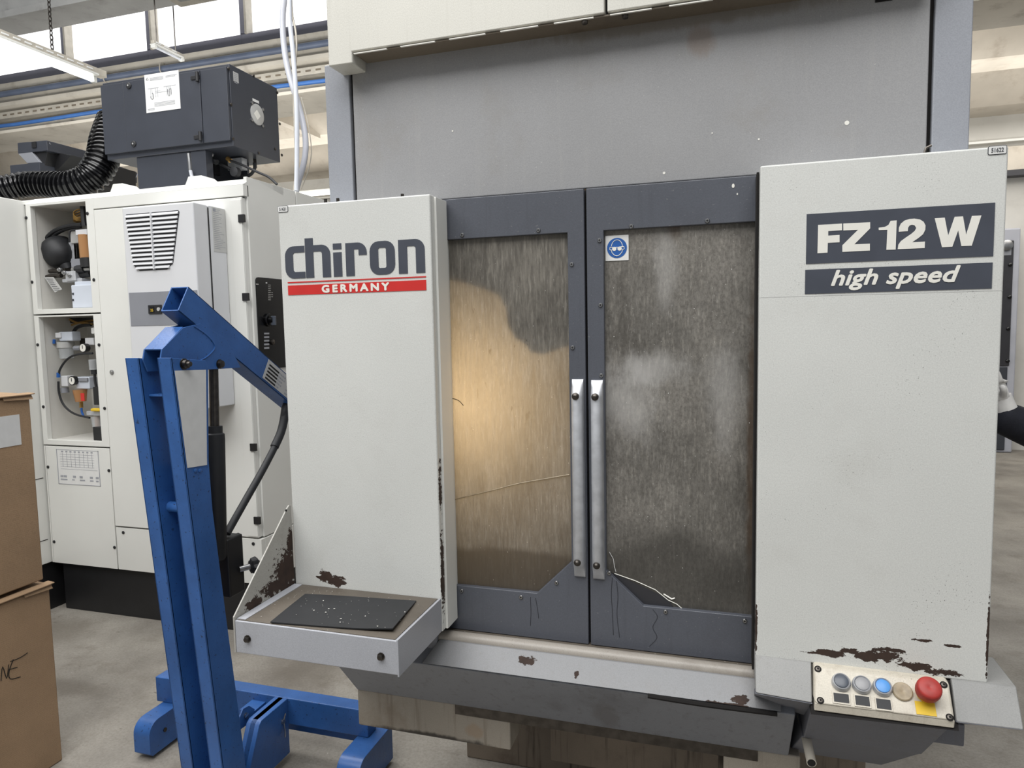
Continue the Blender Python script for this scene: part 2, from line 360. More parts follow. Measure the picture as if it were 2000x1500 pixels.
def floor_mat():
    t = NT('concrete_floor'); c = srgb((160, 152, 140))
    a = t.mix(t.ramp(t.noise(1.2, 7, .65), .32, .68), srgb((120, 115, 108)), srgb((156, 151, 142)))
    a = t.mix(t.ramp(t.noise(5, 6, .7, off=(2, 9, 0)), .5, .72, 0, .4), a, srgb((92, 82, 70)))
    a = t.mix(t.ramp(t.noise(90, 3, .7), .35, .75, 0, .35), a, srgb((84, 78, 68)))
    a = t.mix(t.ramp(t.noise(26, 2, .5, stretch=(.5, 1.6, 1), off=(7, 7, 0)), .72, .76, 0, .6), a, srgb((58, 48, 40)))
    a = t.mix(t.ramp(t.noise(140, 1, .5), .75, .77, 0, .5), a, srgb((205, 202, 195)))
    for p, r in (((-3.5, 2.75, 0), (.45, .3, 1)), ((-2.9, 2.3, 0), (.5, .12, 1)), ((-1.9, 2.75, 0), (.35, .4, 1)), ((-1.75, 1.95, 0), (.4, .3, 1))):
        f = t.ramp(t.math('ADD', t.blob(p, r), t.math('MULTIPLY', t.math('SUBTRACT', t.noise(7, 5, .6), .5), .6)), .2, .8, 0, .5); a = t.mix(f, a, srgb((88, 80, 70)))
    return t.done(t.bsdf(a, t.ramp(t.noise(3, 4), .3, .7, .45, .75), 0, t.bump(t.noise(50, 5, .6), .002, .5)))
M['floor'] = floor_mat()
def pane_mat(name, left):
    """dirty polycarbonate: clear sheet under a film of coolant drips, with a little see-through"""
    t = NT(name)
    a = t.mix(t.ramp(t.noise(6, 6, .65), .32, .68), srgb((112, 109, 103) if not left else (110, 106, 99)), srgb((138, 134, 127) if not left else (138, 133, 124)))
    drip = t.noise(60 if left else 48, 4, .65, stretch=(3.2, 1, .3 if left else .5))
    a = t.mix(t.ramp(drip, .48, .70, 0, .36 if left else .22), a, srgb((196, 190, 178)))
    a = t.mix(t.ramp(t.noise(9, 5, .7, stretch=(1.6, 1, .4), off=(1, 3, 5)), .5, .72, 0, .6), a, srgb((70, 66, 60)))
    a = t.mix(t.ramp(t.noise(170, 4, .75, stretch=(1.6, 1, .22) if left else (1.2, 1, .8)), .36, .68, 0, .5), a, srgb((62, 58, 53)))
    a = t.mix(t.ramp(t.noise(110, 5, .75, stretch=(1.8, 1, .3), off=(8, 1, 2)), .56, .72, 0, .38), a, srgb((190, 186, 178)))
    if not left:
        for p, r, amt in (((-.16, 1.56, 1.50), (.15, .1, .07), .42), ((-.22, 1.56, 1.42), (.12, .1, .16), .38), ((-.13, 1.56, 1.72), (.05, .1, .16), .28), ((-.01, 1.56, 1.45), (.07, .1, .2), .3)):
            f = t.ramp(t.math('ADD', t.blob(p, r), t.math('MULTIPLY', t.math('SUBTRACT', t.noise(26, 5, .65, stretch=(1, 1, .6)), .5), 1.1)), .2, .9, 0, amt); a = t.mix(f, a, srgb((205, 203, 200)))
        for p, r, amt in (((-.11, 1.56, 1.82), (.03, .1, .08), .6), ((-.27, 1.56, 1.45), (.006, .1, .35), .5), ((.05, 1.56, 1.3), (.02, .1, .6), .7)):
            f = t.ramp(t.math('ADD', t.blob(p, r), t.math('MULTIPLY', t.math('SUBTRACT', t.noise(40, 4), .5), .5)), .2, .8, 0, amt); a = t.mix(f, a, srgb((78, 58, 38)))
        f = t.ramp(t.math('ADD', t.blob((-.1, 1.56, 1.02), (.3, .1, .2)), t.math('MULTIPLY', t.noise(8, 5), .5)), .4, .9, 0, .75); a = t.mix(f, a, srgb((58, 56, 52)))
    else:
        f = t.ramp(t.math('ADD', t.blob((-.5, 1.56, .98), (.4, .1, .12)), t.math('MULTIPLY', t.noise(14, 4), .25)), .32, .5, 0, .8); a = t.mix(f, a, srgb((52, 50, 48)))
        f = t.ramp(t.noise(40, 3, .6, stretch=(1.5, 1, .5), off=(4, 4, 4)), .66, .70); g = t.blob((-.56, 1.56, 1.5), (.2, .1, .25)); a = t.mix(t.math('MULTIPLY', f, t.ramp(g, 0, .5)), a, srgb((40, 34, 28)))
    f = t.ramp(t.noise(260, 1, .4, off=(3, 3, 3)), .765, .79); a = t.mix(f, a, srgb((225, 225, 220)))
    dif = t.bsdf(a, .33 if left else .4, 0, t.bump(drip, .0012, .6))
    tl = t.n.new('ShaderNodeBsdfTranslucent'); t.L(t.mix(.75, a, (1, 1, 1, 1)), tl.inputs[0])
    m1 = t.n.new('ShaderNodeMixShader'); m1.inputs[0].default_value = .34 if left else .12; t.L(dif, m1.inputs[1]); t.L(tl.outputs[0], m1.inputs[2])
    tr = t.n.new('ShaderNodeBsdfTransparent'); m2 = t.n.new('ShaderNodeMixShader'); t.put(m2.inputs[0], t.ramp(drip, .3, .7, .93, .99)); t.L(tr.outputs[0], m2.inputs[1]); t.L(m1.outputs[0], m2.inputs[2])
    return t.done(m2.outputs[0])
M['pane_l'] = pane_mat('dirty_pane_left', True); M['pane_r'] = pane_mat('dirty_pane_right', False)
M['skin'] = plain('skin', (196, 150, 124), .5, 0, .04, 30); M['jacket'] = plain('dark_navy_cloth', (26, 28, 38), .8, 0, .2, 30, bump=.001)
M['trouser'] = plain('dark_trousers', (40, 42, 50), .85, 0, .15, 30); M['hair'] = plain('dark_hair', (42, 32, 26), .6, 0, .2, 60); M['glove'] = plain('white_glove', (226, 224, 220), .7, 0, .05, 40)
M['worn_edge'] = painted('worn_sill_edge', (150, 144, 136), .42, .15, dirt=(96, 86, 76), dirt_amt=.7, specks=.8)
M['drip'] = plain('dried_drip', (56, 58, 64), .5)
M['recess'] = painted('brown_recess', (112, 102, 88), .6, .12, dirt=(58, 44, 34), dirt_amt=.7)  # brown, darker than the cover above, mottled at random
M['cabgrey'] = plain('cabinet_grey', (168, 170, 178), .45, 0, .05, 4); M['cabdark'] = plain('cabinet_dark', (46, 46, 50), .4, 0, .1, 6)

# ============================================================ SETTING
def st(o): o['kind'] = 'structure'; return o
st(mesh('floor', [(-14, -6, 0), (10, -6, 0), (10, 9.7, 0), (-14, 9.7, 0)], [(0, 1, 2, 3)], M['floor']))
st(box('wall_back', -14, 10, 9.65, 9.85, 0, 4.1, M['wallp'], bevel=0))
# clerestory girder: one long moulded concrete beam along X, clerestory windows on top of it
prof = [(6.0, 4.37), (5.93, 4.37), (5.93, 4.30), (5.98, 4.27), (5.98, 4.20), (5.93, 4.17), (5.93, 4.13), (6.0, 4.09), (6.0, 3.96), (5.97, 3.95), (5.97, 3.87), (5.90, 3.86), (5.90, 3.83), (6.5, 3.83), (6.5, 4.37)]
st(slab('trim_1', [(-14, y, z) for y, z in prof], (24, 0, 0), M['concrete'])).name = 'trim_1'
g = st(box('trim_2', -14, 10, 4.95, 5.25, 4.86, 5.3, M['concrete_grey'], bevel=.01))
g2 = at(100, 20, 'Y', 4.95)
g.location.z += g2.z - 4.86
st(box('trim_3', -14, 10, 4.90, 4.95, g2.z - .01, g2.z + .05, M['concrete_grey'], bevel=.004))
# windows: 1.15 m bays
mx = [-8.04, -6.89, -5.74, -4.59, -3.44, -2.29]
for i in range(5):
    wd = thing('window_%d' % (i+1), '', '', (mx[i]+.57, 6.1, 4.37)); del wd['label']; del wd['category']; wd['kind'] = 'structure'
    x0, x1 = mx[i], mx[i+1]
    box('window_pane', x0+.05, x1-.05, 6.12, 6.14, 4.5, 6.4, M['glow'], wd, 0)
    box('sill_rail', x0, x1, 6.02, 6.14, 4.37, 4.505, M['winframe'], wd, .003)
    box('mullion', x0-.03, x0+.05, 6.04, 6.16, 4.5, 6.4, M['winframe'], wd, .003)
    box('glazing_bead', x0+.05, x0+.075, 6.0, 6.1, 4.5, 6.4, M['galv'], wd, .003)
# lower bay behind the girder: folded concrete roof in big V-folds with slanted hip ribs, and a ledge on the far wall
vs, fs = [], []
ys = [6.5, 6.9, 7.35, 7.7, 8.1, 8.5, 8.9, 9.3, 9.7]; zs = [4.02, 4.3, 4.3, 3.98, 3.98, 4.22, 4.22, 3.95, 3.92]
vs = [(x, y, z) for x in (-14, 10) for y, z in zip(ys, zs)]; n = len(ys)
fs = [(i, i+1, n+i+1, n+i) for i in range(n-1)]
st(mesh('ceiling', vs, fs, M['ceil']))
for i, x in enumerate([-11.2, -9.4, -7.6, -5.8, -4.0, 2.2, 4.0]):
    st(slab('trim_%d' % (4+i), [(x, 6.5, 4.35), (x+.9, 7.7, 3.94), (x+1.0, 7.7, 3.94), (x+.1, 6.5, 4.35)], (0, 0, .3), M['ceil']))
st(box('trim_11', -14, 10, 9.55, 9.65, 3.60, 3.63, M['wm'], bevel=.005))
st(box('trim_12', -14, 10, 9.5, 9.65, 3.2, 3.27, M['cabdark'], bevel=.005))
st(box('trim_13', -14, 10, 9.58, 9.65, 3.27, 3.55, M['ceil'], bevel=.005))
# services on the girder
def long_tube(name, z, Y, r, m, label, cat, x0=-13, x1=9, sag=0.0):
    pts = [(x0+(x1-x0)*i/40, Y, z + sag*math.sin(i*1.7)) for i in range(41)]
    o = tube(name, pts, r, m, n=12); return tag(o, label, cat)
long_tube('air_pipe', 4.245, 5.90, .030, M['pipe_slate'], 'dull slate-blue pipe fixed along the concrete girder just under the windows', 'pipe')
long_tube('air_hose', 3.925, 5.93, .020, M['pipe_blue'], 'bright blue hose running along the bottom of the concrete girder', 'hose', sag=.006)
tr = thing('cable_tray', 'grey perforated cable tray along the girder between the two blue pipes', 'cable tray', (-2, 5.9, 4.0))
box('tray_channel', -13, 9, 5.90, 5.96, 3.985, 4.055, M['galv'], tr, .003)
for i in range(90):
    x = -9.5 + i*.11
    stamp('slot', 'tray_slot', lambda: boxg(-.028, .028, -.003, .002, -.008, .008), M['recess'], (x, 5.90, 4.02), tr)
for px in (207, 318):
    q = at(px, 140, 'Y', 5.9)
    # pipe clips
    tag(tube('pipe_clip', smooth_path([(q.x, 5.98, 4.30), (q.x, 5.88, 4.30), (q.x, 5.86, 4.245), (q.x, 5.88, 4.20), (q.x, 5.98, 4.19)], 5), .006, M['galv'], n=6),
        'small bent pipe clip on the slate-blue pipe, ' + ('the left one by the lamp end' if px == 207 else 'the right one above the dark filter box'), 'clip')

# hanging lamps: perforated carrier with a tube below, both running away from the camera
def lamp(a, b, label, lit=True, chain=None, k_=1.0, rods=()):
    """a,b: ends of the tube axis in world"""
    a = V(a); b = V(b); x = a.x; z = a.z
    t = thing('hanging_lamp', label, 'lamp', ((a.x+b.x)/2, (a.y+b.y)/2, z+.1), 'long strip lamps hung over the hall')
    box('carrier_rail', x-.035*k_, x+.035*k_, a.y, b.y+.12*k_, z+.045*k_, z+.10*k_, M['galv'], t, .003)
    k = int((b.y-a.y)/.09)
    for i in range(k):
        stamp('slot', 'lamp_slot', lambda: boxg(-.002, .004, -.028, .028, -.006, .006), M['paper'], (x+.0345*k_, a.y+.05+i*.09, z+.075*k_), t)
    box('reflector', x-.06*k_, x+.06*k_, a.y, b.y+.02, z+.030*k_, z+.045*k_, M['wm'], t, .002)
    o = cyl('lamp_tube', (x, a.y+.02, z), (x, b.y, z), .020*k_, M['tube'] if lit else M['hose_white'], t)
    for y in (a.y+.01, b.y+.01): box('end_cap', x-.022, x+.022, y-.01, y+.02, z-.022*k_, z+.035*k_, M['wm'], t, .002)
    for y in rods: cyl('suspension_rod', (x, y, z+.10*k_), (x, y, 5.3), .005, M['darksteel'], t, 6)
    for y in [chain] if chain else []:
        for i in range(22):
            zz = z + .10 + i*.036
            r = (0, 0, math.pi/2 if i % 2 else 0)
            stamp('chain_link', 'chain', lambda: tubeg([(.012*math.cos(q*math.pi/4), 0, .024*math.sin(q*math.pi/4)) for q in range(9)], .004, 5), M['darksteel'], (x, y, zz), t, r)
    return t
e = at(180, 155, 'Z', 3.75); s0 = at(0, 86, 'Z', 3.75)
lamp((e.x, s0.y-1.2, 3.75), (e.x, e.y, 3.75), 'lit white strip lamp hanging by a chain at the upper left', chain=at(103, 108, 'X', e.x).y)
q = at(358, 14, 'Z', 3.9)
t = thing('lamp_housing', 'grey underside of a short lamp housing cut by the top of the picture', 'lamp', (q.x+.2, q.y-.4, 3.9))
yv = at(358, 14, 'Z', 3.9).y
box('housing', q.x-.02, q.x+.45, yv-.9, yv, 3.9, 3.98, M['galv'], t, .006)
box('cover_plate', q.x+.05, q.x+.33, yv-.35, yv-.08, 3.893, 3.9, M['concrete_grey'], t, .002)
for dx in (.1, .28): stamp('screw', 'lh_screw', lambda: latheg((0, 0, 0), (0, 0, -1), [(0, .012), (.006, .01)], 10), M['darksteel'], (q.x+dx, yv-.2, 3.893), t)
a = at(298, 90, 'Z', 4.05); b = at(352, 118, 'X', a.x)
lamp((a.x, a.y, a.z), (a.x, b.y, a.z), 'slim unlit strip lamp right behind the dark filter box', lit=False, k_=.5, rods=(a.y+.05, b.y-.05))
t = thing('wall_lamp', 'glowing horizontal strip lamp low in the gap between the two machines', 'lamp', (-5.6, 8.2, 3.0))
q0 = at(590, 381, 'Y', 8.6); q1 = at(655, 376, 'Y', 8.6)
box('lamp_housing', q0.x-.6, q1.x+1, 8.6, 8.68, q0.z-.0, q0.z+.06, M['wm'], t, .004)
cyl('lamp_tube', (q0.x-.5, 8.58, q0.z), (q1.x+.9, 8.58, q0.z), .03, M['tube'], t)

# ============================================================ WHITE MACHINE (behind, left)
YF = 2.97; XR = -2.300; XL = -3.742; ZT = 2.325; ZR = 2.367; ZB = .283
wm = thing('white_machine', 'white enclosed machine with two open service bays, standing on a black plinth', 'machine', (-3.0, 3.9, 0))
sm = 'screw'
def wscrew(px, py, par, Y=YF, r=.009):
    p = at(px, py, 'Y', Y); stamp('screw', 'wscrew', lambda: latheg((0, 0, 0), (0, -1, 0), [(0, .009), (.003, .009), (.005, .005)], 12), M['black'], p, par)
box('plinth', XL+.04, XR-.03, YF+.03, 5.2, 0, ZB, M['black'], wm, .004)
box('rear_body', -3.70, XR-.012, 3.30, 5.3, ZB, ZR-.005, M['wm'], wm, .004)
# columns of the front: bay column x XL..-3.255, door column -3.262..XR
xs = -3.258
bayT = rect_px((56.8, 402.4), (181.6, 601.6), YF); bayB = rect_px((76.8, 617), (202.8, 862), YF)
bx0, bx1 = -3.708, -3.312
zt0, zt1 = 1.743, 2.312; zb0, zb1 = 1.004, 1.700
def ringslab(name, X0, X1, Z0, Z1, x0, x1, z0, z1, Y, t, m, par, bevel=.002):
    vs = []
    for y in (Y, Y+t):
        vs += [(X0, y, Z0), (X1, y, Z0), (X1, y, Z1), (X0, y, Z1), (x0, y, z0), (x1, y, z0), (x1, y, z1), (x0, y, z1)]
    fs = []
    for k in range(4):
        j = (k+1) % 4
        fs += [(k, j, 4+j, 4+k), (8+k, 12+k, 12+j, 8+j), (k, 8+k, 8+j, j), (4+k, 4+j, 12+j, 12+k)]
    return mesh(name, vs, fs, m, par, bevel)
ringslab('bay_frame', XL, xs, 1.716, ZT, bx0, bx1, zt0, zt1, YF, .03, M['wm'], wm)
ringslab('bay_frame', XL, xs, .975, 1.708, bx0, bx1, zb0, zb1, YF, .03, M['wm'], wm)
# bay linings (open boxes)
def lining(x0, x1, y0, y1, z0, z1):
    v, f = boxg(x0, x1, y0, y1, z0, z1); f = [q for q in f if not all(abs(V(v[i]).y - y0) < 1e-6 for i in q)]
    return mesh('bay_lining', v, f, M['wm_in'], wm)
lT = lining(bx0-.004, bx1+.004, YF+.03, 3.28, zt0-.004, zt1+.004); lB = lining(bx0-.004, bx1+.004, YF+.03, 3.28, zb0-.004, zb1+.004)
pl = box('lower_panel', XL+.012, xs-.004, YF, YF+.03, ZB, .967, M['wm'], wm)
box('side_strip', XL, XL+.009, YF, YF+.03, ZB, .967, M['wm'], wm)
for p in ((213, 919), (224, 1069), (94, 912), (106, 1058)): wscrew(*p, pl)
for c, ps in ((wm, ((51.5, 425.5), (63, 551), (171, 417), (183.6, 546.5), (74, 673.5), (193.8, 673.6), (85, 794.5), (204.6, 797.5))),):
    for p in ps: wscrew(*p, c)
# door column
do = box('cabinet_door', xs+.004, XR-.010, YF-.004, YF+.03, .532, 2.262, M['wm'], wm, .004)
box('door_edge_strip', XR-.075, XR-.012, YF-.007, YF-.003, .54, 2.25, M['wm'], do, .001)
lp = box('lower_panel', xs+.004, XR+.002, YF, YF+.03, ZB, .524, M['wm'], wm)
wscrew(241, 1040, lp); wscrew(495, 1062, lp)
for px, py in ((471.5, 427), (482, 580), (499.5, 873.5), (507.5, 1016.5)):
    p = at(px, py, 'Y', YF-.004)
    stamp('hinge', 'wmhinge', lambda: boxg(-.016, .018, -.010, .004, -.019, .019), M['black'], (XR-.012, YF-.004, p.z), do)
box('head_band', xs, XR, YF, YF+.04, 2.268, ZT, M['wm'], wm)
box('head_band', XL, xs-.004, YF+.002, YF+.04, ZT-.001, ZT+.0005, M['wm'], wm, 0)
slab('roof_chamfer', [(XL-.02, YF, ZT), (XL-.02, 3.045, ZR), (XL-.02, 3.30, ZR), (XL-.02, 3.30, ZT)], (XR-XL+.02, 0, 0), M['wm'], wm)
sd = box('side_wall', XR-.02, XR, YF+.03, 3.41, .53, ZR, M['wm'], wm)
box('side_wall', XR-.02, XR, 3.42, 5.3, .53, ZR, M['wm'], wm)
box('side_wall', XR-.02, XR+.003, YF+.03, 5.3, ZB, .524, M['wm'], wm)
# control window on the side wall
yc0, yc1 = at(498, 545, 'X', XR).y, 3.30; zc0, zc1 = 1.40, 1.872
cw = slab('control_window', [(XR+.001, y, z) for y, z in rr(yc0, yc1, zc0, zc1, .02)], (.006, 0, 0), M['blackgloss'], wm)
def side_px(x, y): return at(x, y, 'X', XR+.008)
for (x, y, w_, h) in [(519, 551, 3, 3)]+[(524, 556+3.6*i, 5, 1.3) for i in range(9)]+[(500, 554, 5, 2)]+[(516, 650+7*i, 10, 3.0) for i in range(5)]+[(530, 571+4*i, 3, 1.2) for i in range(3)]:
    a = side_px(x, y); b = side_px(x+w_, y+h)
    slab('print_mark', [(XR+.0075, a.y, a.z), (XR+.0075, b.y, a.z), (XR+.0075, b.y, b.z), (XR+.0075, a.y, b.z)], (.0006, 0, 0), M['inkgrey'] if h > 2 and x > 515 and y > 600 else M['silver'], cw)
kb = side_px(524, 625)
lathe('rotary_switch', kb, (1, 0, 0), [(0, .034), (.008, .034), (.012, .03), (.012, .016), (.03, .014)], M['blackgloss'], cw)
box('switch_grip', kb.x+.02, kb.x+.045, kb.y-.006, kb.y+.006, kb.z-.028, kb.z+.020, M['btn_dark'], cw)
kb = side_px(531, 668)
lathe('key_switch', kb, (1, 0, 0), [(0, .014), (.01, .014), (.014, .009)], M['darksteel'], cw)
# wiring print on the lower panel
dg = rect_px((110, 877), (197, 950), YF)
pr = box('wiring_chart', dg[0], dg[1], YF-.001, YF, dg[2], dg[3], M['paper'], pl, 0)
lines = []
W_, H_ = dg[1]-dg[0], dg[3]-dg[2]
for i in range(7): lines.append(boxg(dg[0]+W_*.08, dg[0]+W_*(.88 if i < 6 else .95), YF-.0018, YF-.001, dg[2]+H_*(.86-.07*i), dg[2]+H_*(.866-.07*i)))
for i in range(8):
    lines.append(boxg(dg[0]+W_*(.14+.1*i), dg[0]+W_*(.145+.1*i), YF-.0018, YF-.001, dg[2]+H_*(.5-.0*i), dg[2]+H_*.9))
    lines.append(boxg(dg[0]+W_*(.12+.1*i), dg[0]+W_*(.165+.1*i), YF-.0018, YF-.001, dg[2]+H_*.92, dg[2]+H_*.96))
for u in ((.06, .24), (.34, .14), (.37, .36), (.52, .66), (.76, .86), (.90, .98)): lines.append(boxg(dg[0]+W_*u[0], dg[0]+W_*max(u[0]+.02, u[1]-.02), YF-.0018, YF-.001, dg[2]+H_*.12, dg[2]+H_*.16)); lines.append(boxg(dg[0]+W_*min(u), dg[0]+W_*(min(u)+.07), YF-.0018, YF-.001, dg[2]+H_*.2, dg[2]+H_*.26))
for z in (0, .985): lines.append(boxg(dg[0], dg[1], YF-.0018, YF-.001, dg[2]+H_*z, dg[2]+H_*(z+.015)))
for x in (0, .985): lines.append(boxg(dg[0]+W_*x, dg[0]+W_*(x+.015), YF-.0018, YF-.001, dg[2], dg[3]))
mesh('chart_print', *merge(lines), M['inkgrey'], pl)
# left module jutting forward
lm = slab('front_module', [(XL-.01, 1.9, ZB), (XL-.01, 5.3, ZB), (XL-.01, 5.3, ZR), (XL-.01, 3.05, ZR), (XL-.01, YF+.0, ZT+.02), (XL-.01, 1.9, ZT+.02)], (-1.3, 0, 0), M['wm'], wm, .004)
box('front_module_plinth', XL-1.25, XL-.03, 1.95, 5.2, 0, ZB, M['black'], wm)
for z in (.42, .78):
    box('panel_joint', XL-.0105, XL-.0085, 1.9, 2.96, z, z+.004, M['gap'], wm, 0)
# lock on the door and a little brown drip
p = at(219, 727, 'Y', YF-.004)
lathe('door_lock', p, (0, -1, 0), [(0, .013), (.004, .013), (.006, .008), (.010, .007)], M['steel'], do)

# cooling unit on the door
ac = thing('cooling_unit', 'pale grey enclosure cooler with slatted grille mounted on the white machine door', 'air conditioner', (-2.62, 2.85, 1.22))
YA_ = 2.745; xa0 = at(237, 399, 'Y', YA_).x; xa1 = -2.41
box('housing', xa0, xa1, YA_+.10, YF-.006, 1.225, 2.212, M['acgrey'], ac, .006)
fr = box('front_cover', xa0, xa1, YA_, YA_+.098, 1.225, 2.212, M['acgrey'], ac, .008)
gx = [at(x, y, 'Y', YA_) for x, y in ((244.5, 417), (351, 412.5), (337, 516), (324, 528), (273, 528), (262, 519))]
def edge_x(z, left):
    ztop, zbot = gx[0].z, gx[4].z; t_ = (ztop-z)/(ztop-zbot)
    if left:
        return gx[0].x + (gx[5].x-gx[0].x)*t_ + (.02*max(0, t_-.9)/.1)
    return gx[1].x + (gx[2].x-gx[1].x)*t_ - (.02*max(0, t_-.9)/.1)
zt_, zb_ = (gx[0].z+gx[1].z)/2, (gx[3].z+gx[4].z)/2
ol = [(edge_x(zt_, 1)+.006, zt_), (edge_x(zt_, 0)-.006, zt_), (edge_x(zt_, 0), zt_-.008), (edge_x(zb_+.03, 0), zb_+.03), (edge_x(zb_, 0)-.01, zb_), (edge_x(zb_, 1)+.01, zb_), (edge_x(zb_+.03, 1), zb_+.03), (edge_x(zt_, 1), zt_-.008)]
slab('grille_recess', [(x, YA_-.0012, z) for x, z in ol], (0, .004, 0), M['cabdark'], fr)
for i in range(13):
    z = zt_ - (i+.62)*(zt_-zb_)/13.2; a, b = edge_x(z, 1)+.003, edge_x(z, 0)-.003
    slab('louvre', [(a, YA_-.001, z+.009), (a, YA_-.010, z-.001), (a, YA_-.010, z-.0045), (a, YA_-.001, z-.004)], (b-a, 0, 0), M['acgrey'], fr)
box('grille_rib', (gx[0].x+gx[1].x)/2-.002, (gx[0].x+gx[1].x)/2+.003, YA_-.0145, YA_-.002, zb_+.003, zt_-.003, M['acgrey'], fr, 0)
q = rect_px((249, 572), (388, 634), YA_)
db = box('display_band', xa0+.012, xa1-.004, YA_-.002, YA_+.002, q[2], q[3], M['acdark'], ac, .001)
q = rect_px((291, 596), (318, 612.5), YA_)
dp = box('controller', q[0], q[1], YA_-.008, YA_-.002, q[2], q[3], M['black'], db, .002)
box('controller_screen', q[0]+.012, q[0]+.038, YA_-.009, YA_-.0075, q[2]+.006, q[3]-.008, M['blackgloss'], db, 0)
text('controller_digits', '35', (q[0]+.016, YA_-.009, q[2]+.010), EX, EZ, -EY, .016, .014, M['yellow'], db)
cyl('controller_knob', (q[1]-.015, YA_-.008, (q[2]+q[3])/2), (q[1]-.015, YA_-.012, (q[2]+q[3])/2), .009, M['silver'], db)
# lower grille, mostly hidden
ol2 = [(x, z-.72) for x, z in ol]
slab('lower_grille_recess', [(x, YA_-.0012, z) for x, z in ol2], (0, .004, 0), M['cabdark'], fr)
for i in range(13):
    z = zt_ - .72 - (i+.62)*(zt_-zb_)/13.2; a, b = edge_x(z+.72, 1)+.003, edge_x(z+.72, 0)-.003
    slab('louvre', [(a, YA_-.001, z+.009), (a, YA_-.010, z-.001), (a, YA_-.010, z-.0045), (a, YA_-.001, z-.004)], (b-a, 0, 0), M['acgrey'], fr)
box('side_joint', xa1-.0005, xa1+.0008, YA_+.096, YA_+.102, 1.23, 2.20, M['gap'], ac, 0)
ya, yb = at(413, 400, 'X', xa1).y, at(438, 400, 'X', xa1).y
lb = box('rating_label', xa1, xa1+.0012, ya, yb, at(425, 492, 'X', xa1).z, at(425, 406, 'X', xa1).z, M['silver'], ac, 0)
lz0, lz1 = at(425, 492, 'X', xa1).z, at(425, 406, 'X', xa1).z
ls = []
for i in range(22):
    z = lz1 - .012 - i*(lz1-lz0)/24; ls.append(boxg(xa1+.0012, xa1+.0016, ya+.006, ya+.006+(yb-ya)*random.uniform(.4, .85), z, z+.0022))
ls.append(boxg(xa1+.0012, xa1+.0018, ya+.006, ya+.025, lz1-.022, lz1-.006))
mesh('label_print', *merge(ls), M['inkgrey'], ac)

# --- contents of the upper bay
def P(x, y, Y=3.08): return at(x, y, 'Y', Y)
def hose_px(name, pts, r, m, par, Y=3.08, n=8, k=7):
    return tube(name, smooth_path([P(p[0], p[1], p[2] if len(p) > 2 else Y) for p in pts], k), r, m, par, n)
def boxpx(name, tl, br, Y, dy, m, par, bevel=.002):
    a = at(*tl, 'Y', Y); b = at(*br, 'Y', Y); return box(name, min(a.x, b.x), max(a.x, b.x), Y, Y+dy, min(a.z, b.z), max(a.z, b.z), m, par, bevel)
hose_px('oil_hose', [(84, 512), (80.5, 494), (84, 478), (95, 460), (112, 448), (135, 441), (160, 438)], .011, M['rubber'], lT, 3.06)
hose_px('oil_hose', [(93, 500), (90, 485), (97, 470), (112, 456), (135, 446), (158, 443)], .009, M['rubber'], lT, 3.10)
hose_px('hose_fitting', [(83.5, 512), (85, 524), (86, 532), (88, 540)], .011, M['steel'], lT, 3.06)
hose_px('hose_fitting', [(93.5, 502), (96, 516), (99, 526)], .010, M['steel'], lT, 3.10)
c = P(116, 492, 3.10); ax = (P(128, 520, 3.10) - P(102, 468, 3.10)).normalized()
lathe('pressure_vessel', c, ax, [(-.135, .018), (-.11, .022), (-.105, .028), (-.085, .030), (-.078, .05), (-.06, .074), (-.03, .086), (.02, .088), (.05, .08), (.075, .062), (.09, .035), (.12, .028), (.125, .018)], M['rubber'], lT, 28)
boxpx('valve_block', (127, 530), (148, 548), 3.03, .06, M['alu'], lT)
boxpx('valve_block', (112, 524), (127, 536), 3.06, .05, M['darksteel'], lT)
boxpx('valve_block', (121, 545), (160, 550), 3.04, .08, M['alu'], lT)
for x, y in ((128, 533), (138, 538), (119, 527)):
    lathe('block_fitting', P(x, y, 3.035), (0, -1, 0), [(0, .012), (.012, .012), (.014, .007), (.02, .007)], M['steel'], lT, 12)
hose_px('valve_stem', [(97, 530), (118, 528)], .012, M['darksteel'], lT, 3.05)
hose_px('valve_stem', [(92, 541), (104, 539), (120, 538)], .013, M['darksteel'], lT, 3.04)
hose_px('coil_body', [(143, 527), (178, 524)], .016, M['steel'], lT, 3.05)
hose_px('coil_body', [(150, 526), (166, 525)], .022, M['rubber'], lT, 3.05)
hose_px('coil_body', [(150, 537), (178, 533)], .022, M['rubber'], lT, 3.07)
boxpx('motor_block', (128, 474), (148, 512), 3.10, .05, M['alu'], lT)
for i in range(5): boxpx('cooling_fin', (144+4*i, 476), (146.5+4*i, 512), 3.07, .06, M['steel'] if i % 2 else M['darksteel'], lT, .001)
boxpx('pump_body', (138, 506), (160, 524), 3.06, .06, M['acdark'], lT)
boxpx('filter_head', (147, 449), (170, 458), 3.03, .07, M['acgrey'], lT)
boxpx('filter_head', (136, 452), (158, 474), 3.09, .05, M['silver'], lT)
cyl('filter_bowl', P(166, 459, 3.05), P(170, 504, 3.05), .035, M['amber'], lT)
cyl('filter_insert', P(166, 462, 3.05), P(170, 495, 3.05), .018, M['brass'], lT)
cyl('filter_base', P(170, 504, 3.05), P(172, 522, 3.05), .036, M['black'], lT)
hose_px('cable_duct', [(161, 403), (163, 425), (165, 441)], .014, M['black'], lT, 3.03, 6)
for i in range(6):
    hose_px('copper_wire', [(160, 408+4*i), (150+2*i, 410+5*i), (144, 416+3*i), (150, 424+2*i), (160, 424+2*i)], .004, M['brass'], lT, 3.08+.01*i, 5)
hose_px('drain_hose', [(156, 449), (140, 450), (136, 456), (136, 472)], .005, M['rubber'], lT, 3.05)
boxpx('oil_tank', (138, 557), (182, 601), 3.01, .10, M['paleblue'], lT, .006)
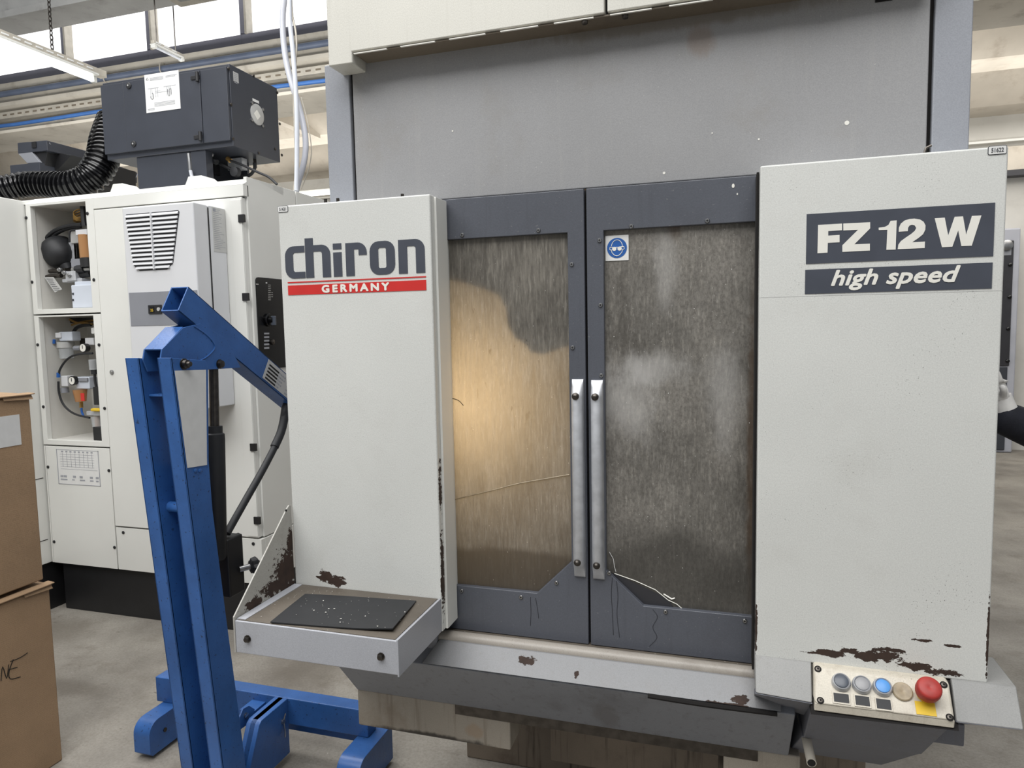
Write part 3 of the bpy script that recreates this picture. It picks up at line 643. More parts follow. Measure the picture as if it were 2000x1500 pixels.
boxpx('oil_tank_neck', (145, 550), (180, 558), 3.03, .07, M['paleblue'], lT, .004)
for y in (574, 586): boxpx('level_mark', (140.5, y-2), (144, y+2), 3.008, .004, M['ink'], lT, 0)
tp = [at(x, y, 'Y', 3.02) for x, y in ((86, 541), (104, 541), (121, 565), (107, 571))]
tgo = slab('paper_tag', tp, (0, .002, 0), M['silver'], lT)
tx = (tp[2]-tp[1]).normalized(); tz = (tp[1]-tp[0]).normalized(); ls = []
for i in range(7):
    a = tp[0] + (tp[1]-tp[0])*.15 + (tp[3]-tp[0])*(.12+.12*i); b = a + (tp[1]-tp[0])*random.uniform(.5, .7)
    ls.append(prismg([a+V((0, -.0012, 0)), b+V((0, -.0012, 0)), b+tx*.003+V((0, -.0012, 0)), a+tx*.003+V((0, -.0012, 0))], (0, .001, 0)))
mesh('tag_print', *merge(ls), M['ink'], lT)
for i in range(9): boxpx('vent_slot', (100+7*i, 401-.6*i), (104.5+7*i, 402.5-.6*i), 3.1, .1, M['gap'], lT, 0)
# --- contents of the lower bay
hose_px('air_hose', [(181, 690), (160, 691), (142, 695), (128, 705), (117, 722), (114.5, 735)], .006, M['rubber'], lB, 3.04)
hose_px('air_hose', [(114, 745), (115, 765), (121, 785), (133, 800), (150, 810), (175, 816)], .006, M['rubber'], lB, 3.04)
hose_px('air_hose', [(142, 655), (148, 642), (160, 636), (178, 634)], .010, M['rubber'], lB, 3.12)
hose_px('hose_joint', [(114, 728), (114, 737)], .010, M['blue_sign'], lB, 3.04)
boxpx('mount_bracket', (99, 644), (122, 664), 3.14, .02, M['ink'], lB)
boxpx('filter_head', (114, 648), (141, 666), 3.05, .06, M['paleblue'], lB, .006)
boxpx('filter_head', (107, 650), (118, 660), 3.04, .05, M['acgrey'], lB, .004)
cyl('filter_bowl', P(128, 668, 3.08), P(131, 700, 3.08), .042, M['clear'], lB, r1=.036)
cyl('filter_bowl_collar', P(128, 668, 3.08), P(128.6, 679, 3.08), .045, M['silver'], lB)
hose_px('hose_joint', [(106, 663), (105.5, 671)], .008, M['blue_sign'], lB, 3.05)
boxpx('regulator_body', (165, 660), (183, 674), 3.07, .05, M['acgrey'], lB, .005)
boxpx('terminal_box', (155, 661), (169, 672), 3.13, .03, M['darksteel'], lB)
for px, py, r in ((163, 679.5, .026), (141.5, 743.5, .026)):
    g = P(px, py, 3.04)
    lathe('gauge_case', g, (0, -1, 0), [(-.025, r*.9), (0, r), (.004, r), (.004, r*.82)], M['black'], lB)
    lathe('gauge_dial', g + V((0, -.004, 0)), (0, -1, 0), [(0, r*.82), (.0015, r*.82)], M['white'], lB)
    box('gauge_needle', g.x-.0015, g.x+.0015, g.y-.008, g.y-.006, g.z-.004, g.z+r*.6, M['ink'], lB, 0)
hose_px('valve_stem', [(146, 680), (158, 680)], .014, M['acdark'], lB, 3.07)
boxpx('valve_body', (177, 640), (186, 652), 3.04, .05, M['paper'], lB, .004)
boxpx('filter_head', (118, 734), (132, 755), 3.05, .05, M['acgrey'], lB, .005)
cyl('drain_cup', P(126, 757, 3.07), P(127, 767, 3.07), .022, M['acdark'], lB)
boxpx('filter_head', (147, 736), (175, 760), 3.06, .06, M['paleblue'], lB, .006)
boxpx('sight_glass', (152, 738), (170, 745), 3.05, .012, M['acdark'], lB, .003)
cyl('lubricator_bowl', P(156, 761, 3.07), P(158, 784, 3.07), .038, M['amber'], lB, r1=.028)
boxpx('warning_sticker', (157, 768), (165, 783), 3.025, .002, M['red'], lB, 0)
cyl('brass_nut', P(158.5, 785, 3.07), P(159, 796, 3.07), .010, M['brass'], lB)
hose_px('hose_joint', [(159, 797), (160, 805), (163, 812)], .006, M['blue_sign'], lB, 3.06)
cyl('connector', P(181, 702, 3.05), P(183, 722, 3.05), .022, M['clear'], lB)
cyl('connector', P(181, 704, 3.05), P(183, 720, 3.05), .014, M['darksteel'], lB)
cyl('connector', P(183.5, 722, 3.05), P(184.5, 731, 3.05), .016, M['rubber'], lB)
hose_px('cable', [(185, 730), (185.5, 742), (188, 756)], .007, M['rubber'], lB, 3.05)
boxpx('black_module', (181, 756), (194, 791), 3.03, .05, M['black'], lB)
boxpx('ball_valve', (168, 803), (198, 812), 3.02, .05, M['alu'], lB, .004)
boxpx('yellow_lever', (176, 798), (196, 804), 3.00, .03, M['yellow'], lB, .005)
cyl('pump_glass', P(189, 813, 3.05), P(192, 834, 3.05), .030, M['clear'], lB)
cyl('pump_insert', P(189, 813, 3.05), P(191, 834, 3.05), .013, M['amber'], lB)
boxpx('pump_base', (181, 834), (203, 861), 3.01, .08, M['black'], lB)
hose_px('wire_bundle', [(136, 624), (150, 630), (165, 631), (181, 633)], .006, M['brass'], lB, 3.12, 6)
hose_px('wire_bundle', [(140, 635), (152, 631), (166, 628), (181, 626)], .006, M['brass'], lB, 3.14, 6)
boxpx('cable_duct', (136, 621), (182, 630), 3.16, .02, M['black'], lB)
for x, y in ((123, 827), (135, 836)): lathe('rivet', P(x, y, 3.275), (0, -1, 0), [(0, .007), (.003, .005)], M['darksteel'], lB, 10)

# ============================================================ oil-mist filter box on the white machine's roof
XM1 = -2.752; YM = at(443, 120, 'X', XM1).y; XM0 = at(194, 155, 'Y', YM).x
zm1, zm0 = 3.135, 2.672; YM2 = at(541, 170, 'X', XM1).y
mb = thing('filter_box', 'dark slate filter cabinet with printed sheet, standing on the white machine', 'filter unit', ((XM0+XM1)/2, (YM+YM2)/2, ZR))
box('body', XM0, XM1, YM+.02, YM2, zm0, zm1, M['mist'], mb, .004)
def mx_(px, py): return at(px, py, 'Y', YM)
xd0 = mx_(245, 230).x; xd1 = mx_(393, 200).x
z0p, z1p = zm0+.030, zm1-.022
box('front_panel', XM0+.004, xd0-.003, YM, YM+.019, z0p, z1p, M['mist'], mb)
fd = box('filter_door', xd0, xd1, YM-.003, YM+.019, z0p, z1p, M['mist'], mb)
box('front_panel', xd1+.003, XM1-.006, YM, YM+.019, z0p, z1p, M['mist'], mb)
for px, py in ((253, 168), (262.5, 281.5)):
    lathe('quarter_turn_lock', mx_(px, py)+V((0, -.003, 0)), (0, -1, 0), [(0, .018), (.006, .018), (.009, .012), (.009, .005)], M['rubber'], fd)
    lathe('lock_slot', mx_(px, py)+V((0, -.0125, 0)), (0, -1, 0), [(0, .005), (.0015, .005)], M['silver'], fd, 8)
for px, py in ((388, 151), (394, 267)):
    p = mx_(px, py)
    cyl('hinge_barrel', p+V((0, -.012, -.026)), p+V((0, -.012, .026)), .010, M['black'], fd)
    box('hinge_leaf', p.x-.05, p.x+.01, YM-.010, YM-.002, p.z-.012, p.z+.010, M['black'], fd)
q = rect_px((282, 147), (353, 212), YM-.004)
ns = box('printed_sheet', q[0], q[1], YM-.0055, YM-.003, q[2]-.0, q[3]+.0, M['paper'], fd, 0)
Wn, Hn = q[1]-q[0], q[3]-q[2]; ls = []
def pr_(u0, v0, u1, v1): ls.append(boxg(q[0]+Wn*u0, q[0]+Wn*u1, YM-.0062, YM-.0055, q[2]+Hn*(1-v1), q[2]+Hn*(1-v0)))
for v in (.10, .13, .16): pr_(.16, v, .55, v+.012)
pr_(.62, .1, .95, .112); pr_(.62, .13, .9, .142)
for u in (.16, .2, .30, .36, .63, .67, .71, .75): pr_(u, .38, u+.008, .62)
pr_(.08, .37, .4, .38); pr_(.55, .37, .9, .38); pr_(.3, .5, .7, .508); pr_(.3, .46, .45, .468)
for v in (.76, .79, .82, .85): pr_(.25, v, .85, v+.01)
for v in (.9, .93): pr_(.05, v, .25, v+.012)
mesh('sheet_print', *merge(ls), M['inkgrey'], fd)
tube('sheet_drawing', [V((q[0]+Wn*(.2+.045*math.cos(a)), YM-.006, q[2]+Hn*(.42+.08*math.sin(a)))) for a in [k*math.pi/8-math.pi for k in range(13)]], .0016, M['ink'], fd, 5)
tube('sheet_drawing', [V((q[0]+Wn*u, YM-.006, q[2]+Hn*v)) for u, v in ((.66, .55), (.66, .42), (.68, .37), (.71, .37), (.72, .42), (.72, .55), (.76, .55), (.76, .4))], .0014, M['ink'], fd, 5)
tube('warning_triangle', [V((q[0]+Wn*u, YM-.006, q[2]+Hn*v)) for u, v in ((.05, .86), (.12, .86), (.085, .92), (.05, .86))], .0012, M['ink'], fd, 5)
def sx(px, py): return at(px, py, 'X', XM1)
a = sx(455, 139); b = sx(466, 162)
box('rating_label', XM1, XM1+.0015, a.y, b.y, b.z-.003, a.z, M['silver'], mb, 0)
ls = [boxg(XM1+.0015, XM1+.002, a.y+.006, b.y-.01, a.z-.012-.010*i, a.z-.009-.010*i) for i in range(6)]; mesh('label_print', *merge(ls), M['inkgrey'], mb)
pc = sx(502, 224)
lathe('fan_cover', pc, (1, 0, 0), [(0, .062), (.004, .062), (.006, .056)], M['silver'], mb, 32)
lathe('fan_label', pc+V((.0062, -.006, -.004)), (1, 0, 0), [(0, .03), (.001, .03)], M['white'], mb, 4)
for a_ in (40, 130, 220, 310):
    r_ = math.radians(a_); d_ = V((0, math.cos(r_), math.sin(r_)))
    stamp('clamp_screw', 'fanscrew', lambda: latheg((0, 0, 0), (1, 0, 0), [(0, .010), (.006, .010), (.008, .006)], 8), M['steel'], pc + d_*.072, mb)
a = sx(493, 193); box('small_label', XM1, XM1+.0015, a.y-.0, a.y+.06, a.z-.012, a.z+.004, M['paper'], mb, .001)
for px, py in ((446, 134), (451, 204), (455, 271), (495, 148), (541, 181), (546, 242), (550, 303), (505, 299), (537, 291)):
    stamp('screw', 'mscrew', lambda: latheg((0, 0, 0), (1, 0, 0), [(0, .009), (.004, .009), (.007, .005)], 10), M['darksteel'], sx(px, py), mb)
# support frame under the box
box('support_plate', at(268, 330, 'Y', 3.50).x, at(372, 330, 'Y', 3.50).x, 3.50, 3.52, ZR, zm0, M['mist'], mb)
box('support_plate', at(373, 330, 'Y', 3.50).x, at(403, 330, 'Y', 3.50).x, 3.50, 3.56, ZR+.04, zm0, M['mist'], mb)
box('support_plate', -3.5, -2.95, 3.86, 3.88, ZR, zm0, M['mist'], mb)
box('support_rail', -2.96, -2.9, 3.5, 3.95, ZR, ZR+.09, M['black'], mb)
box('support_foot', -2.93, -2.80, 3.56, 3.92, ZR, ZR+.03, M['black'], mb)
for (x0, x1) in ((at(240, 350, 'Y', 3.2).x, at(272, 350, 'Y', 3.2).x), (at(385, 350, 'Y', 3.2).x, at(425, 350, 'Y', 3.2).x)):
    slab('roof_bracket', [(x0, 3.10, ZR), (x0+.03, 3.10, ZR+.055), (x1-.02, 3.10, ZR+.055), (x1+.05, 3.10, ZR)], (0, .1, 0), M['wm'], wm, .002)
hose_px('drain_fitting', [(369, 300), (371, 318), (372, 333)], .013, M['steel'], mb, 3.5)
hose_px('drain_hose', [(372, 333), (375, 345), (381, 356)], .010, M['hose_clear'], mb, 3.48)
hose_px('drain_fitting', [(414, 296), (413, 303), (409, 309)], .014, M['steel'], mb, 3.6)
hose_px('air_elbow', [(408, 306), (415, 312), (424, 317)], .017, M['rubber'], mb, 3.58)
hose_px('air_elbow', [(424, 317), (440, 325), (460, 335)], .010, M['rubber'], mb, 3.62)
boxpx('valve_box', (444, 310), (473, 330), 3.70, .05, M['alu'], mb)
boxpx('valve_box', (402, 300), (420, 340), 3.75, .05, M['black'], mb)
hose_px('cable', [(448, 313), (475, 323), (505, 337), (525, 346), (541, 360)], .008, M['rubber'], mb, 3.6, 6)
hose_px('cable_gland', [(444, 309), (450, 314)], .014, M['brass'], mb, 3.6)
hose_px('cable', [(461, 335), (473, 344), (488, 342), (497, 330), (497, 318)], .010, M['rubber'], mb, 3.75, 8)
hose_px('drain_fitting', [(497, 305), (499, 328)], .010, M['darksteel'], mb, 3.8)
lathe('knob', P(463, 337, 3.6), (0, -1, 0), [(0, .03), (.03, .028), (.035, .01)], M['rubber'], mb)

# ============================================================ corrugated hose
pth = smooth_path([P(x, y, Y) for x, y, Y in ((-20, 374, 3.28), (10, 368, 3.32), (50, 360, 3.38), (95, 360, 3.42), (140, 362, 3.45), (178, 346, 3.50), (200, 312, 3.56), (208, 275, 3.62), (222, 235, 3.70))], 40)
acc = [0.0]
for i in range(1, len(pth)): acc.append(acc[-1] + (pth[i]-pth[i-1]).length)
N = int(acc[-1]/.0075); P2 = []; R2 = []
j = 0
for i in range(N+1):
    s_ = acc[-1]*i/N
    while j < len(acc)-2 and acc[j+1] < s_: j += 1
    f_ = (s_-acc[j])/max(1e-9, acc[j+1]-acc[j]); P2.append(pth[j].lerp(pth[j+1], f_))
    base_r = .070 + .020*min(1, max(0, (i/N-.3)/.3)); R2.append(base_r + (.009 if i % 4 in (1, 2) else -.007))
o = tube('corrugated_hose', P2, R2, M['blackgloss'], n=26)
tag(o, 'thick black ribbed hose lying on the white machine roof beside the filter cabinet', 'hose')

# ============================================================ chip conveyor behind
cv = thing('conveyor_head', 'grey sheet-metal conveyor head with black chute, rising behind the ribbed hose', 'conveyor', (-4.2, 4.2, ZR))
Yc = 4.0
def pc_(x, y, Y=Yc): return at(x, y, 'Y', Y)
hd = slab('discharge_head', [pc_(*p) for p in ((34, 279), (91, 274), (93, 294), (35, 300))], (0, .45, 0), M['mist'], cv, .003)
slab('chute_hopper', [pc_(*p) for p in ((35, 300), (62, 297), (78, 317), (53, 319))], (0, .4, 0), M['acdark'], cv, .003)
slab('chute_hopper', [pc_(*p, 4.02) for p in ((62, 297), (93, 294), (84, 338), (78, 338), (78, 317))], (0, .3, 0), M['black'], cv, .003)
slab('lower_housing', [pc_(*p, 3.98) for p in ((19, 323), (77, 317), (79, 352), (22, 352))], (0, .4, 0), M['mist'], cv, .003)
slab('chute_side', [pc_(*p, 4.1) for p in ((93, 294), (140, 303), (115, 330), (84, 340))], (0, .3, 0), M['black'], cv, .003)
pa, pb_ = at(92, 275, 'Y', 4.0), at(268, 337, 'Y', 5.2)
pa2, pb2 = at(93, 295, 'Y', 4.0), at(268, 357, 'Y', 5.2)
slab('conveyor_belt_guard', [pa, pb_, pb2, pa2], (0, 0.0, 0) if False else (-.25, .12, 0), M['mist'], cv, .003)
ls = []
for i in range(11):
    f0 = .02+i*.09; A = pa.lerp(pb_, f0)*.85+pa2.lerp(pb2, f0)*.15; B = pa.lerp(pb_, f0+.045)*.2+pa2.lerp(pb2, f0+.045)*.8; C_ = pa.lerp(pb_, f0+.085)*.85+pa2.lerp(pb2, f0+.085)*.15
    off = V((.004, -.004, 0)); ls.append(tubeg([A+off, B+off, C_+off], .005, 5))
mesh('guard_pattern', *merge(ls), M['acdark'], cv)
p = pc_(67, 283, 3.998); box('square_hole', p.x-.02, p.x+.02, 3.992, 4.0, p.z-.022, p.z+.022, M['black'], cv, .001)
for x in (118, 128, 135): slab('frame_post', [at(x+dx, y, 'Y', 4.3) for dx, y in ((0, 330), (5, 330), (5, 356), (0, 356))], (0, .05, 0), M['galv'], cv)
for i in range(3):
    slab('rail_bar', [at(x, y, 'Y', 4.35) for x, y in ((135, 312+4*i), (175, 317+4*i), (175, 319+4*i), (135, 314+4*i))], (0, .02, 0), M['galv'], cv)
slab('rear_housing', [at(x, y, 'Y', 4.4) for x, y in ((90, 340), (205, 320), (205, 365), (90, 365))], (0, .3, 0), M['black'], cv)

# ============================================================ hanging hoses between the machines
def hang(pts, r, m, label, n=10):
    tag(tube('hanging_hose', smooth_path([at(x, y, 'Y', Y) for x, y, Y in pts], 8), r, m, n=n), label, 'hose', 'hoses hanging between the machines')
hang([(556, -10, 3.5), (552, 40, 3.5), (556, 100, 3.5), (566, 150, 3.5), (583, 205, 3.5), (596, 265, 3.5), (595, 310, 3.5), (583, 355, 3.5), (578, 376, 3.5)], .017, M['hose_clear'], 'thickest grey hose of the bundle hanging between the machines')
hang([(565, -10, 3.45), (566, 40, 3.45), (572, 100, 3.45), (577, 165, 3.45), (580, 230, 3.45), (580, 300, 3.45), (579, 372, 3.45)], .013, M['hose_white'], 'straight white hose with blue print hanging between the machines')
hang([(568, -10, 3.47), (571, 30, 3.47), (577, 60, 3.47), (579, 90, 3.47), (576, 140, 3.47), (574, 190, 3.47), (576, 260, 3.47), (578, 330, 3.47), (574, 372, 3.47)], .006, M['galv'], 'thin pale cable winding along the white hose between the machines', 6)
hang([(588, 190, 3.56), (601, 240, 3.56), (608, 290, 3.56), (603, 330, 3.56), (588, 370, 3.56)], .003, M['galv'], 'thinnest wire of the hanging bundle, bowing out to the right', 5)

# ============================================================ OLD MACHINING CENTRE (main subject)
mc = thing('machining_center', 'old beige and grey machining centre with twin slate-blue doors, big lettering and worn paint', 'machine', (-.3, 2.3, 0))
YP = 1.46; YD = 1.55; YU = 1.565
# inner bodies
box('upper_body', -.952, .436, 1.59, 3.1, 1.905, 3.0, M['grey_post'], mc, .003)
box('left_column', -1.02, -.67, 1.50, 3.0, .842, 1.89, M['grey_post'], mc, .003)
box('right_column', .070, .436, 1.50, 3.0, .842, 1.89, M['grey_post'], mc, .003)
box('work_chamber', -.67, .07, 2.15, 3.0, .60, 1.905, M['darksteel'], mc, 0)
box('chamber_floor', -.67, .07, 1.60, 2.15, .60, .82, M['darksteel'], mc, 0)
# upper housing
box('corner_post', -.957, -.889, YU-.0, 1.60, 1.90, 2.249, M['grey_post'], mc, .003)
box('corner_post', .374, .438, YU-.0, 1.60, 1.90, 2.60, M['grey_post'], mc, .003)
box('upper_panel', -.881, .366, YU-.0, 1.595, 1.902, 2.246, M['grey'], mc, .003)
box('upper_panel', .10, .366, YU, 1.595, 2.244, 2.60, M['grey'], mc, 0) if False else None
box('post_gap', -.889, -.881, YU+.012, YU+.02, 1.9, 2.249, M['gap'], mc, 0)
box('post_gap', .366, .374, YU+.012, YU+.02, 1.9, 2.60, M['gap'], mc, 0)
# beige head cover, standing proud with a folded lip beneath
yb_ = 1.50
zl = at(640, 130, 'Y', yb_).z; zc = at(686, 101, 'Y', yb_).z; xn = at(687, 101, 'Y', yb_).x; xg = at(1183, 10, 'Y', yb_).x; xl_ = at(639, 60, 'Y', yb_).x
hc = slab('head_cover', [(xl_, yb_, zl), (xn, yb_, zl), (xn, yb_, zc), (xg-.003, yb_, zc), (xg-.003, yb_, 2.75), (xl_, yb_, 2.75)], (0, .07, 0), M['beige_top'], mc, .003)
hc2 = slab('head_cover', [(xg+.003, yb_, zc+.001), (.362, yb_, zc+.001), (.362, yb_, 2.75), (xg+.003, yb_, 2.75)], (0, .07, 0), M['beige_top'], mc, .003)
lip = box('cover_lip', xn+.004, .362, yb_+.006, 1.585, zc-.005, zc-.001, M['recess'], mc, .001)
for i in range(9): box('lip_edge', xn+.004+i*.12, xn+.004+i*.12+.085, yb_+.001, yb_+.006, zc-.0055, zc-.0035, M['white'], mc, 0)
box('cover_gap', xg-.003, xg+.003, yb_+.02, yb_+.03, zc, 2.75, M['gap'], mc, 0)
for px, py in ((1142, 40), (1221, 29)):
    p = onpl(px, py, V((0, 0, zc-.005)), EZ); stamp('bolt', 'lipbolt', lambda: latheg((0, 0, 0), (0, 0, -1), [(0, .007), (.006, .007), (.008, .004)], 6), M['darksteel'], p, lip)
p = at(1727, 1, 'Y', YU); sl = box('latch_slot', p.x-.016, p.x+.014, YU-.003, YU-.0005, p.z-.002, p.z+.02, M['gap'], mc, 0)
box('latch_tab', p.x-.010, p.x+.012, YU-.006, YU-.003, p.z+.002, p.z+.02, M['wm'], sl, .001)

# left cover panel with the lettering
def folded_panel(name, x0, x1, z0, z1, m, yback):
    return box(name, x0, x1, YP, yback, z0, z1, m, mc, .004)
lp = folded_panel('left_cover', -1.035, -.638, .955, 1.897, M['beige_left'], YD+.03)
xfl = -.638
box('cover_flange', xfl-.008, xfl+.0, YP+.002, YD-.004, .885, .96, M['beige_left'], mc, .002)
box('flange_strip', xfl, xfl+.006, YP+.02, YD-.008, .885, 1.893, M['wm'], mc, .001)
box('lower_skirt', -.955, -.668, YP+.035, YD, .80, .957, M['pan'], mc, .002)
rp = folded_panel('right_cover', .057, .470, .912, 1.899, M['beige_right'], YD+.03)
box('door_shadow_gap', .052, .0565, YP+.03, YD+.02, .87, 1.893, M['gap'], mc, 0)
box('panel_seam', .058, .4695, YP-.0003, YP, at(1600, 578, 'Y', YP).z, at(1600, 578, 'Y', YP).z+.0004, M['silver'], rp, 0)
for px, py in ((760+0, 383.5), (1525+0, 317), (600, 396), (1612, 308)):
    pass
p = at(1812, 291, 'Y', YP+.03); tube('hook', [p+V((-.006, 0, -.01)), p+V((-.003, 0, .002)), p+V((.006, 0, .006))], .0025, M['darksteel'], mc, 6)
for px in (636, 660, 786): p = at(px, 384+ (786-px)*.065, 'Y', YP+.04); stamp('screw', 'topscrew', lambda: latheg((0, 0, -.004), (0, 0, 1), [(0, .004), (.010, .004)], 8), M['darksteel'], p+V((0, 0, 0)), lp)

# lettering: lower-case word in blocky stencil letters (x,z units: z 0..1 is the x-height)
def zpx(x, y): return at(x, y, 'Y', YP)
def ff(x, y, s=3.0303, ox=520, oy=360): return zpx(ox+x/s, oy+y/s)
base_z = ff(120, 560).z; xh = ff(120, 370).z - base_z
def lx(px): return ff(px, 450).x
st_ = lx(283)-lx(235)     # stem width
tb = xh*.20               # bar thickness
def LT(name, loops): return shape_y(name, loops, YP, M['logo'], lp)
def arch(x0, x1, z0, z1, r):  # n-shaped outline with rounded outer right top corner
    ri = r*.25; o = [(x0, z0), (x0, z1)]
    for i in range(7):
        a = math.radians(90-15*i); o.append((x1-r+r*math.cos(a), z1-r+r*math.sin(a)))
    o += [(x1, z0), (x1-st_, z0)]
    for i in range(5):
        a = math.radians(22.5*i); o.append((x1-st_-ri+ri*math.cos(a), z1-tb-ri+ri*math.sin(a)))
    o += [(x0+st_, z1-tb), (x0+st_, z0)]
    return o
z0 = base_z; z1 = base_z+xh; R_ = xh*.30
x0, x1 = lx(113), lx(229)
c_out = [(x1, z1), (x1, z1-tb), (x0+st_+.004, z1-tb), (x0+st_, z1-tb-.004), (x0+st_, z0+tb+.004), (x0+st_+.004, z0+tb), (x1, z0+tb), (x1, z0)]
for i in range(7): a = math.radians(270-15*i); c_out.append((x0+R_+R_*math.cos(a), z0+R_+R_*math.sin(a)))
for i in range(7): a = math.radians(180-15*i); c_out.append((x0+R_+R_*math.cos(a), z1-R_+R_*math.sin(a)))
LT('letter', [c_out])
x0, x1 = lx(233), lx(381)
h = arch(x0, x1, z0, z1, R_); h[1] = (x0, z0+xh*1.22); h[2:2] = [(x0+st_, z0+xh*1.22), (x0+st_, z1)]
LT('letter', [h])
x0 = lx(398); LT('letter', [[(x0, z0), (x0, z0+xh*.74), (x0+st_*1.02, z0+xh*.74), (x0+st_*1.02, z0)]]); LT('letter', [[(x0, z0+xh*.83), (x0, z0+xh*1.01), (x0+st_*1.02, z0+xh*1.01), (x0+st_*1.02, z0+xh*.83)]])
x0, x1 = lx(472), lx(597)
r_ = [(x0, z0), (x0, z1)]
for i in range(7): a = math.radians(90-15*i); r_.append((x1-R_+R_*math.cos(a), z1-R_+R_*math.sin(a)))
r_ += [(x1, z1-xh*.38), (x1-st_*.95, z1-xh*.38), (x1-st_*.95, z1-tb), (x0+st_, z1-tb), (x0+st_, z0)]
LT('letter', [r_])
x0, x1 = lx(614), lx(763)
LT('letter', [rr(x0, x1, z0, z1, R_), rr(x0+st_, x1-st_, z0+tb, z1-tb, .004)])
x0, x1 = lx(784), lx(940)
LT('letter', [arch(x0, x1, z0, z1, R_)])
xa, xb = lx(122), lx(943)
zr1, zr0 = ff(122, 600).z, ff(122, 657).z
shape_y('red_line', [[(xa, ff(122, 586).z), (xb, ff(122, 586).z), (xb, ff(122, 579).z), (xa, ff(122, 579).z)]], YP, M['red'], lp)
shape_y('red_band', [[(xa, zr0), (xb, zr0), (xb, zr1), (xa, zr1)]], YP, M['red'], lp)
text('lettering', 'GERMANY', (lx(326), YP-.001, zr0+(zr1-zr0)*.16), EX, EZ, -EY, lx(722)-lx(326), (zr1-zr0)*.70, M['white'], lp, off=.0, spacing=1.45, fat=.0013, thick=.0008)
def tagplate(px0, py0, px1, py1, body, par):
    a = zpx(px0, py0); b = zpx(px1, py1)
    shape_y('number_tag', [rr(a.x, b.x, b.z, a.z, .003)], YP, M['ink'], par)
    shape_y('tag_face', [rr(a.x+.0010, b.x-.0010, b.z+.0010, a.z-.0010, .002)], YP-.0008, M['paper'], par, .0006)
    text('lettering', body, (a.x+.005, YP-.0016, b.z+.004), EX, EZ, -EY, b.x-a.x-.010, (a.z-b.z)-.008, M['ink'], par, off=.01, thick=.0004)
tagplate(542.5, 403, 563, 414, '51621', lp)
tagplate(1929.5, 286, 1966, 300.5, '51622', rp)

# right panel print
def gp(x, y): return zpx(1460+x/3.7037, 260+y/3.7037)
def rect_avg(tl, tr_, br, bl):
    a, b, c_, d = gp(*tl), gp(*tr_), gp(*br), gp(*bl)
    return (a.x+d.x)/2, (b.x+c_.x)/2, (c_.z+d.z)/2, (a.z+b.z)/2
x0, x1, z0, z1 = rect_avg((430, 588), (1790, 502), (1777, 890), (420, 947))
shape_y('name_panel', [[(x0, z0), (x1, z0), (x1, z1), (x0, z1)]], YP, M['logo'], rp)
NM = {'x0': x0, 'x1': x1, 'z0': z0, 'z1': z1}
F_ = [(510, 665), (683, 655), (683, 703), (583, 710), (583, 742), (665, 737), (665, 790), (580, 795), (578, 865), (505, 870)]
Z_ = [(692, 655), (886, 645), (886, 690), (772, 805), (884, 800), (884, 850), (685, 860), (685, 812), (798, 700), (692, 705)]
O_ = [(1034, 635), (1078, 632), (1070, 843), (1003, 845), (1010, 700), (948, 702), (948, 685), (990, 680), (1018, 665)]
T_ = [(1092, 714), (1094, 685), (1108, 655), (1135, 633), (1170, 622), (1205, 619), (1245, 625), (1272, 642), (1286, 668), (1284, 700), (1268, 732), (1238, 757), (1200, 783), (1190, 790), (1282, 785), (1280, 832), (1085, 840), (1090, 808), (1108, 782), (1145, 755), (1185, 728), (1210, 706), (1219, 686), (1208, 669), (1188, 664), (1170, 670), (1160, 686), (1158, 710)]
W__ = [(1353, 617), (1425, 612), (1450, 742), (1497, 606), (1557, 603), (1580, 736), (1622, 600), (1690, 596), (1620, 815), (1545, 818), (1522, 705), (1480, 822), (1405, 826)]
def poly_letter(pts, par, Y=YP-.0008):
    shape_y('letter', [[(gp(*p).x, gp(*p).z) for p in pts]], Y, M['white'], par, .0008)
for L in (F_, Z_, O_, T_, W__): poly_letter(L, rp)
x0, x1, z0, z1 = rect_avg((417, 990), (1773, 935), (1765, 1123), (415, 1165))
shape_y('speed_panel', [[(x0, z0), (x1, z0), (x1, z1), (x0, z1)]], YP, M['logo'], rp)
hz = z1-z0
text('lettering', 'high speed', (gp(607, 1100).x, YP-.001, z0+hz*.12), EX, EZ, -EY, gp(1535, 980).x-gp(607, 1100).x, hz*.80, M['white'], rp, off=0, shear=.28, spacing=1.02, fat=.0012, thick=.0008)

# doors
def dpx(x, y): v = at(x, y, 'Y', YD); return (v.x, v.z)
zd0, zd1 = .853, 1.899
def door(name, x0, x1, hole, inner_left):
    """C-shaped door frame around the pane opening"""
    if not inner_left: pts = [(x0, zd0), (x1, zd0), (x1, zd1), (x0, zd1)] + hole
    else: pts = [(x1, zd0), (x0, zd0), (x0, zd1), (x1, zd1)] + hole
    return slab(name, [(x, YD, z) for x, z in pts], (0, .028, 0), M['door'], mc, .002)
xs_ = -.305
wl = {'top': dpx(1000, 461)[1], 'x': dpx(1108, 457)[0], 'zc': dpx(1114.8, 1096.7)[1], 'xb': dpx(1048.7, 1159.5)[0], 'bot': dpx(900, 1144)[1]}
ld = door('left_door', -.668, xs_-.0025, [(-.668, wl['top']), (wl['x'], wl['top']), (wl['x'], wl['zc']), (wl['xb'], wl['bot']), (-.668, wl['bot'])], False)
wr = {'top': dpx(1300, 443)[1], 'x': dpx(1180, 600)[0], 'zc': dpx(1189, 1115)[1], 'xb': dpx(1257, 1183.5)[0], 'bot': dpx(1350, 1193)[1]}
rd = door('right_door', xs_+.0025, .056, [(.056, wr['top']), (wr['x'], wr['top']), (wr['x'], wr['zc']), (wr['xb'], wr['bot']), (.056, wr['bot'])], True)
box('door_gap', xs_-.0025, xs_+.0025, YD+.016, YD+.022, zd0, zd1, M['gap'], mc, 0)
